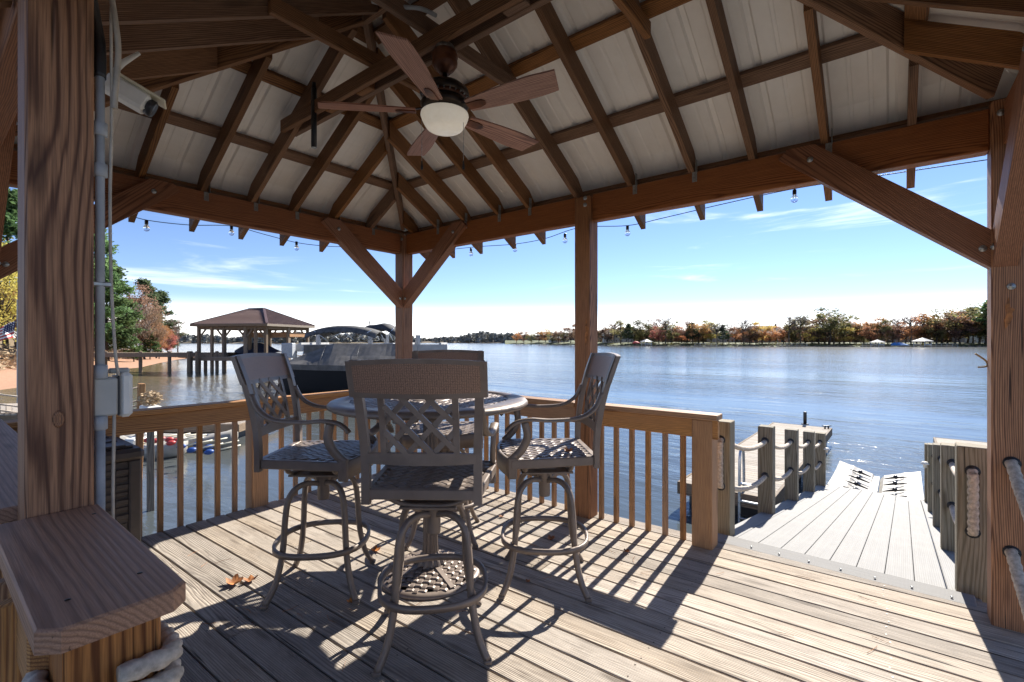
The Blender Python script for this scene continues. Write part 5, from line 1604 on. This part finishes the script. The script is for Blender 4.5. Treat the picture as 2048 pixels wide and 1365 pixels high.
# --- shore-side trees on the left, close enough to show their needles and leaves
near_pine = [tree_pine(s, 13000, .020, rx=.24, base=.12) for s in (1, 2)]
near_dec = [tree_decid(s, 44, 9000, .016, rx=.34, base=.14) for s in (3, 4, 5)]
near_bare = [tree_bare(s, 900, .012, .8) for s in (6, 7)]
def shore_tree(name, label, meshes, px, f, ytop, cm, bm, wid=1.0):
    r = (px - 1024) / FPX * f
    z0 = land_z(r, f)
    plant_tree(name, label, meshes, cw(r, f, z0), ZH(ytop, f) - z0, cm, bm, 'trees on the near shore', wid)
shore_tree('pine_tree', 'tall bright green pine nearest the conduit, biggest tree on the near shore', near_pine[0], 188, 58, 436, 'fol_pine', 'bark', .82)
shore_tree('pine_tree', 'green pine on the outer edge of the big pine clump', near_pine[1], 216, 60, 525, 'fol_pine', 'bark', 1.0)
shore_tree('pine_tree', 'young green pine low at the foot of the big pines', near_pine[0], 300, 70, 668, 'fol_pine', 'bark', 1.3)
shore_tree('pine_tree', 'small green pine low on the bank beside the bare twigs', near_pine[1], 268, 62, 676, 'fol_pine', 'bark', 1.4)
shore_tree('oak_tree', 'rust-brown oak rising behind the green pines', near_dec[0], 262, 72, 556, 'fol_rust', 'bark', .9)
shore_tree('pine_tree', 'dark pine top showing above the rust-brown oaks', near_pine[1], 290, 80, 566, 'fol_dark', 'bark', 1.1)
shore_tree('oak_tree', 'russet oak in the middle of the shoreline trees', near_dec[1], 290, 70, 606, 'fol_rust', 'bark', 1.0)
shore_tree('pine_tree', 'dark ragged pine at the outer end of the shoreline trees', near_pine[0], 322, 84, 590, 'fol_dark', 'bark', 1.1)
shore_tree('oak_tree', 'orange-brown oak lowest at the point of the shore', near_dec[2], 312, 74, 640, 'fol_orange', 'bark', 1.1)
shore_tree('maple_tree', 'small red maple at the tip of the shoreline trees', near_dec[0], 334, 82, 655, 'fol_red', 'bark', .9)
shore_tree('bare_tree', 'small leafless tree leaning on the rocky point', near_bare[0], 356, 84, 634, 'fol_twig', 'bark_pale', 1.1)
shore_tree('bare_tree', 'leafless grey tree in front of the russet oak', near_bare[1], 276, 66, 600, 'fol_twig', 'bark_pale', 1.1)
shore_tree('bare_tree', 'leafless slim tree between the oaks near the point', near_bare[0], 318, 72, 650, 'fol_twig', 'bark_pale', 1.0)
shore_tree('maple_tree', 'golden yellow maple seen behind the big near post', near_dec[1], -4, 46, 470, 'fol_yellow', 'bark', .8)
shore_tree('maple_tree', 'orange maple below the golden one behind the big post', near_dec[2], 40, 52, 560, 'fol_orange', 'bark', .9)
shore_tree('pine_tree', 'green pine top peeping over the golden maple', near_pine[0], 12, 62, 396, 'fol_pine', 'bark', 1.0)
shore_tree('oak_tree', 'rust oak hidden behind the big near post', near_dec[0], 110, 64, 520, 'fol_rust', 'bark', 1.2)
# brush along the bank
rb = random.Random(21); m = MB()
for i in range(190):
    f = rb.uniform(34, 90); d = rb.uniform(5.5, 15); r = shore_r(f) - d
    c0 = cw(r, f, land_z(r, f)); hgt = rb.uniform(.5, 1.6)
    for k in range(46):
        a = rb.uniform(0, 6.28); s = rb.random() ** .5 * 1.2
        leafq(m, c0 + Vector((math.cos(a) * s, math.sin(a) * s, hgt * rb.random())), rb.uniform(.12, .3), rb, 1.6)
tag(obj('brush', m.fast('brush'), MAT['fol_scrub']), 'dry tangled brush along the bank', 'brush', kind='stuff')
rk = random.Random(8)
rock_me = []
for s in range(3):
    bm = bmesh.new(); bmesh.ops.create_icosphere(bm, subdivisions=2, radius=1)
    for vv in bm.verts: vv.co *= 1 + rk.uniform(-.22, .22); vv.co.z *= .65
    me = bpy.data.meshes.new('rock'); bm.to_mesh(me); bm.free(); rock_me.append(me)
for i in range(26):
    px = 322 + i * 2.2 + rk.uniform(-1, 1); f = 82 + rk.uniform(-2.5, 4)
    p = D(px, f, WATER + rk.uniform(.0, .5)); s = rk.uniform(.35, .75)
    o = obj('rock', rock_me[i % 3], MAT['rock'], None, Matrix.Translation(p) @ Matrix.Rotation(rk.uniform(0, 6), 4, 'Z') @ Matrix.Diagonal((s * 1.2, s, s * .8, 1)))
    tag(o, 'tan boulder in the rock pile at the tip of the near shore', 'rock', 'boulders at the shore point')

# --- distant woods: one mass
rw = random.Random(31)
def wood_mass(name, label, cols, fd, top, mat, size, depth=60, dens_=1.0):
    m = MB()
    for px in cols:
        f = fd(px)
        for k in range(max(1, int(2 * dens_))):
            ff = f + rw.uniform(6, depth); hx = px + rw.uniform(-4, 4)
            zt_ = ZH(top(hx), f) + rw.uniform(-1.8, .6) * (f / 500)
            c0 = D(hx, ff, WATER + 1); w_ = (zt_ - WATER) * rw.uniform(.22, .42)
            for q in range(38):
                u = rw.random() ** .8
                a = rw.uniform(0, 6.28); s = w_ * math.sqrt(rw.random()) * (1 - .55 * u)
                leafq(m, Vector((c0.x + math.cos(a) * s, c0.y + math.sin(a) * s, WATER + .5 + (zt_ - WATER) * u)), size * rw.uniform(.6, 1.4), rw)
    return tag(obj(name, m.fast(name), MAT[mat]), label, 'woods', kind='stuff')
foliage('fol_far_hazed', [(.075, .10, .105), (.105, .128, .125), (.13, .128, .115), (.16, .125, .10)], transl=.1)  # bluish tones put the haze of distance into the leaf colour
def topL(px):
    return 672 + 3.5 * math.sin(px * .031) + 2.5 * math.sin(px * .083 + 1) + (3 if 850 < px < 900 else 0) - (4 if px > 960 else 0) - (6 if 590 < px < 720 else 0)
wood_mass('far_woods', 'distant dark wooded shore across the lake', range(150, 1180, 4), lambda px: 640 + 90 * math.sin(px * .009), topL, 'fol_far_hazed', 4.0, 60, 1.5)
foliage('fol_back', [(.035, .036, .020), (.075, .060, .028), (.13, .080, .034), (.17, .10, .04)], transl=.1)
def topR(px): return 660 - 8 * max(0, (px - 1500) / 500) + 3 * math.sin(px * .07) + 2.5 * math.sin(px * .19)
wood_mass('far_woods', 'mixed autumn woods behind the far bank houses', range(1190, 2260, 4), lambda px: far_f(px) + 34, topR, 'fol_back', 2.2, 40, 2.2)

# --- far bank trees, one by one
fd_ = [tree_decid(100 + s, 26, 1900, .036, rx=.36 + .03 * (s % 3), base=.12) for s in range(6)]
fp_ = [tree_pine(120 + s, 1500, .045, rx=.26, base=.25) for s in range(3)]
fb__ = [tree_bare(140 + s, 420, .022, 1.6) for s in range(4)]
KIND = {'o': ('oak_tree', 'orange-leaved', fd_, 'fol_orange', 'bark'), 'r': ('oak_tree', 'rust-brown', fd_, 'fol_rust', 'bark'), 'y': ('maple_tree', 'golden yellow', fd_, 'fol_yellow', 'bark'),
        'd': ('oak_tree', 'dark olive green', fd_, 'fol_olive', 'bark'), 'p': ('pine_tree', 'dark green', fp_, 'fol_dark', 'bark'), 'b': ('bare_tree', 'leafless grey', fb__, 'fol_twig', 'bark_pale'), 'm': ('maple_tree', 'bright red', fd_, 'fol_red', 'bark'), 'g': ('pine_tree', 'fresh green', fp_, 'fol_pine', 'bark')}
FT = '1033o662 1048r660 1062d666 1078r663 1092o657 1104d660 1117r658 1128d662 1141r647 1153r655 1216r646 1228b640 1242d637 1256p650 1268d652 1281d636 1293d645 1306r634 1318m650 1331b632 1343d638 1352r656 1362o650 1374r640 1385p648 1397o643 1408d637 1421y642 1434b637 1446p652 1458b645 1472o652 1487b630 1500r655 1512o650 1524y642 1537o655 1551o650 1566r650 1578b630 1590d632 1601b628 1613r636 1624y648 1637r633 1648d622 1657d610 1668b612 1678r632 1689y646 1700o640 1712r646 1727d642 1739o650 1752o632 1763d638 1775b635 1786r642 1797b632 1810o640 1822b628 1834o630 1847o622 1860r640 1873d612 1884d625 1896o620 1909r618 1921o630 1934d608 1946g618 1958d610 1970d600 1984g604 2000p598'.split()
used = {}
for e in FT:
    px = int(e[:4]); kd = e[4]; yt = int(e[5:])
    nm, adj, ms, cm, bm_k = KIND[kd]
    f = far_f(px) + rl.uniform(8, 26)
    p = D(px, f, WATER + 1.0)
    side = ('on the low spit' if px < 1160 else 'just past the middle post' if px < 1300 else 'behind the long seawall' if px < 1480 else 'by the brown-roofed house' if px < 1640 else 'in the tall far grove' if px < 1740 else 'behind the gazebo docks' if px < 1830 else 'nearest the right-hand post')
    n = used[(adj, nm, side)] = used.get((adj, nm, side), 0) + 1
    lab = '%s %s %s' % (adj, nm.replace('_', ' '), side)
    plant_tree(nm, lab, ms[rl.randrange(len(ms))], p, ZH(yt, f) - WATER - 1.0, cm, bm_k, 'far bank %s %ss %s' % (adj, nm.replace('_', ' '), side), rl.uniform(1.2, 1.6) if kd not in 'pb' else 1.25)
ORD = ['first', 'second', 'third', 'fourth', 'fifth', 'sixth', 'seventh']
cnt = {}
for o in list(COL.objects):
    l = o.get('label')
    if l and o.get('group', '').startswith('far bank'):
        adj_n = [k for k in used if l == '%s %s %s' % (k[0], k[1].replace('_', ' '), k[2])][0]
        if used[adj_n] > 1:
            i = cnt[adj_n] = cnt.get(adj_n, 0) + 1
            o['label'] = ORD[i - 1] +  ' from left, ' + l
        o['group'] = 'trees on the far bank'

# --- houses, gazebos, docks and boats across the water
def house(label, px, df, w_, d_, h_, roof_h, wallm, yaw=0.0, chim=False):
    f = far_f(px) + df
    p = D(px, f, WATER + 1.6)
    t = thing('house', label, 'house', p)
    Mx = frame(p, RGT * math.cos(yaw) + FWD * math.sin(yaw))
    MB().box((0, 0, h_ / 2), (w_, d_, h_)).build('wall', MAT[wallm], t, Mx)
    o = .6
    m = MB(); hw_, hd = w_ / 2 + o, d_ / 2 + o; rw_ = w_ / 2 - d_ * .32
    m.add([(-hw_, -hd, h_), (hw_, -hd, h_), (hw_, hd, h_), (-hw_, hd, h_), (-rw_, 0, h_ + roof_h), (rw_, 0, h_ + roof_h)], [(0, 1, 5, 4), (2, 3, 4, 5), (1, 2, 5), (3, 0, 4), (0, 3, 2, 1)])
    rf = m.build('roof', MAT['house_roof'], t, Mx)
    if chim: MB().box((w_ * .32, 0, h_ + roof_h * .8), (.9, .9, roof_h * .9)).build('chimney', MAT['house_brick'], rf, Mx)
    nw = max(3, int(w_ / 3))
    for fl_n in range(max(1, int(h_ / 3))):
        for i in range(nw):
            x = -w_ / 2 + (i + .5) * w_ / nw; z = 1.4 + fl_n * 2.9
            wn = MB().box((x, -d_ / 2 - .03, z), (1.25, .06, 1.5)).build('window', MAT['far_white'], t, Mx)
            MB().box((x, -d_ / 2 - .07, z), (1.0, .03, 1.25)).build('pane', MAT['dark_glass'], wn, Mx)
house('large brown-roofed house half hidden by orange trees on the far bank', 1528, 40, 24, 12, 6.0, 4.5, 'house_brick', .15, True)
house('pale two-storey house just past the middle post across the lake', 1236, 34, 20, 11, 6.0, 3.0, 'house_wall', -.1)
house('cream house behind the trees of the long seawall', 1450, 42, 18, 11, 5.8, 3.2, 'house_wall', .1)
house('white house among the pines nearest the right-hand post', 1950, 36, 16, 10, 5.8, 3.4, 'far_white', -.2)
house('tan house behind the white gazebo docks', 1810, 44, 20, 11, 5.8, 3.6, 'house_wall', .0, True)
house('small pale house low on the spit across the lake', 1118, 30, 16, 9, 3.2, 2.2, 'far_white', .1)
def gazebo(label, px, w_):
    f = far_f(px) - 9; p = D(px, f, WATER + .6)
    t = thing('gazebo', label, 'gazebo', p); Mx = frame(p, RGT * .95 + FWD * .3)
    h_ = w_ * .42
    for a in (-1, 1):
        for b in (-1, 1):
            MB().box((a * w_ * .44, b * w_ * .44, h_ / 2 - .6), (.28, .28, h_ + 1.2)).build('post', MAT['far_white'], t, Mx)
    for a in (-1, 1):
        MB().box((0, a * w_ * .44, .7), (w_ * .9, .1, .5)).build('rail', MAT['far_white'], t, Mx)
    MB().box((0, 0, -.05), (w_, w_, .2)).build('platform', MAT['far_plank'], t, Mx)
    e = w_ * .58
    MB().add([(-e, -e, h_), (e, -e, h_), (e, e, h_), (-e, e, h_), (0, 0, h_ + w_ * .33)], [(0, 1, 4), (1, 2, 4), (2, 3, 4), (3, 0, 4), (3, 2, 1, 0)]).build('roof', MAT['far_white'], t, Mx)
gazebo('small white gazebo on a dock left of the blue covered boat', 1755, 4.0)
gazebo('larger white gazebo on a dock near the right-hand post', 1845, 5.2)
gazebo('white gazebo beside the red umbrella across the lake', 1293, 4.5)
def far_dock(label, px0, px1, df=-4):
    f0 = far_f(px0) + df; f1 = far_f(px1) + df
    a = D(px0, f0, WATER + .55); b = D(px1, f1, WATER + .55)
    t = thing('dock', label, 'dock', (a + b) / 2)
    lumber('walkway', a, b, 2.0, .25, MAT['far_plank'], t)
    n = max(3, int((b - a).length / 2.2))
    for i in range(n + 1):
        q = a.lerp(b, i / n) - FWD * .9
        lumber('post', Vector((q.x, q.y, WATER - .5)), Vector((q.x, q.y, WATER + 1.55)), .16, .16, MAT['far_white'], t, up=(0, 1, 0))
    lumber('hand_rail', a - FWD * .9 + Vector((0, 0, .95)), b - FWD * .9 + Vector((0, 0, .95)), .12, .12, MAT['far_white'], t)
far_dock('white railed dock in front of the big brown-roofed house', 1552, 1612)
far_dock('white railed dock beside the larger gazebo', 1858, 1912)
far_dock('short pale dock left of the blue covered boat', 1722, 1746)
far_dock('pale dock in front of the long seawall trees', 1388, 1432)
f = far_f(1798) - 12; p = D(1798, f, WATER + .35)
Mx = frame(p, RGT)
covered('far_boat', 'bright blue covered boat across the lake between two white gazebos', 7.5, 2.6, 1, 'far_white', 'blue_cover', Mx, lambda u: .6 + 1.3 * math.sin(math.pi * min(1, .15 + u * .8)) ** .7, lambda u: .7)
f = far_f(1272) - 5; p = D(1272, f, WATER + .3)
t = thing('umbrella', 'red beach umbrella at the water edge across the lake', 'umbrella', p)
MB().lathe([(2.4, 1.2), (1.6, 1.9), (.7, 2.35), (0, 2.5)], 12).build('canopy', MAT['red_cloth'], t, Matrix.Translation(p))
MB().tube([(0, 0, -.5), (0, 0, 2.45)], .06, 6, up=(1, 0, 0)).build('pole', MAT['far_white'], t, Matrix.Translation(p))
# stone edge of the spit and seawall stones
m = MB()
rs = random.Random(4)
for i in range(520):
    px = 1020 + 960 * rs.random(); f = far_f(px) + rs.uniform(-.8, 1.2) + .8 * math.sin(px * .11)
    c = D(px, f, WATER + rs.uniform(0, .35)); s = rs.uniform(.3, .8)
    m.box(tuple(c), (s * 1.4, s, s * .7), None)
tag(obj('shore_stones', m.fast('stones'), MAT['rock']), 'line of edging stones along the far bank', 'stones', kind='stuff')
rh = random.Random(14); m = MB()
for i in range(240):
    px = 1200 + 800 * rh.random(); f = far_f(px) + rh.uniform(3, 9); c0 = D(px, f, WATER + .8); s = rh.uniform(.6, 1.5)
    for k in range(26):
        leafq(m, c0 + Vector((rh.gauss(0, s * .6), rh.gauss(0, s * .6), abs(rh.gauss(0, s * .6)))), rh.uniform(.3, .6), rh)
tag(obj('hedge', m.fast('hedge'), MAT['fol_olive']), 'low clipped shrubs along the far bank', 'shrubs', kind='stuff')

# ------------------------------------------------------------------ fallen leaves on the deck
def leaf_mesh(seed, s):
    r = random.Random(seed); n = 22; pts = []
    for k in range(n):
        a = 2 * math.pi * k / n
        rr = s * (.55 + .45 * abs(math.cos(2.5 * a)) ** .7) * r.uniform(.85, 1.1)
        pts.append((rr * math.cos(a) * 1.2, rr * math.sin(a)))
    cu = r.uniform(1.0, 2.0)
    f = lambda x, y: cu * (y * y) / s * .35 + .8 * x * x / s * .5 + s * .08 * math.sin(7 * x / s)
    vs = [(0, 0, .002)] + [(x * .5, y * .5, f(x * .5, y * .5) + .002) for x, y in pts] + [(x, y, f(x, y) + .002) for x, y in pts]
    fs = [(0, 1 + k, 1 + (k + 1) % n) for k in range(n)] + [(1 + k, 1 + n + k, 1 + n + (k + 1) % n, 1 + (k + 1) % n) for k in range(n)]
    return MB().add(vs, fs, True).mesh('leaf')
LV = [(468, 1168, .050, 'leaf_brown', 'largest curled brown leaf on the deck before the shore-side stool'), (500, 1163, .036, 'leaf_brown', 'smaller brown leaf touching the largest curled leaf'),
      (752, 1103, .034, 'leaf_orange', 'bright orange crumpled leaf by the far foot of the shore-side stool'), (703, 1206, .024, 'leaf_orange', 'small orange leaf at the near foot of the shore-side stool'),
      (1102, 1080, .032, 'leaf_brown', 'brown leaf under the stool before the middle post'), (1253, 1105, .022, 'leaf_brown', 'tiny brown leaf on the deck near the railing end'),
      (1003, 1035, .020, 'leaf_brown', 'tiny brown leaf on the deck under the table edge'), (1056, 1165, .016, 'leaf_brown', 'tiny brown leaf beside the near foot of the middle-post stool')]
for i, (px, py, s, mt, lab) in enumerate(LV):
    p = P(px, py, .004)
    tag(obj('fallen_leaf', leaf_mesh(60 + i, s), MAT[mt], None, Matrix.Translation(p) @ Matrix.Rotation(i * 1.3, 4, 'Z')), lab, 'leaf', 'fallen leaves on the deck')
p = P(1136, 905, SEAT_Z + .006)
tag(obj('fallen_leaf', leaf_mesh(80, .028), MAT['leaf_brown'], None, Matrix.Translation(p)), 'brown leaf lying on the woven seat of a stool', 'leaf', 'fallen leaves on the deck')

# screws along the joists, and needles blown onto the boards
m = MB(); r_ = random.Random(77)
for i in range(29):
    for a in (-3.3, -2.4, -1.5, -.6, .3):
        for e in (-.042, .042):
            c = dk(a + r_.uniform(-.008, .008), -.07 - i * .1455 + e + r_.uniform(-.004, .004), .0016)
            m.add([(c.x + .0042 * math.cos(k * 1.047), c.y + .0042 * math.sin(k * 1.047), c.z) for k in range(6)], [(0, 1, 2, 3, 4, 5)])
deck_screws = obj('screw_heads', m.fast('screws'), MAT['dark_bronze_metal'], deck)
tag(deck_screws, kind='stuff')
m = MB()
for i in range(110):
    c = dk(r_.uniform(-3.9, .4), r_.uniform(-3.6, -.2), .004); a = r_.uniform(0, 6.28); L_ = r_.uniform(.05, .11)
    b_ = r_.uniform(-.6, .6)
    pts = [c + Vector((math.cos(a + b_ * t) * L_ * t, math.sin(a + b_ * t) * L_ * t, .002)) for t in (0, .5, 1)]
    m.tube(pts, .0011, 3)
tag(obj('pine_needles', m.fast('needles'), MAT['leaf_brown']), 'loose brown pine needles scattered over the deck boards', 'needles', kind='stuff')
for x, y in ((3.06, -3.10), (3.08, -3.21), (2.56, -3.08)):
    MB().lathe([(0, .001), (.004, .001), (.005, .0), (0, 0)], 8).build('nail_head', MAT['dark_bronze_metal'], NR, Matrix.Translation((x, y, CZ + .0005)))
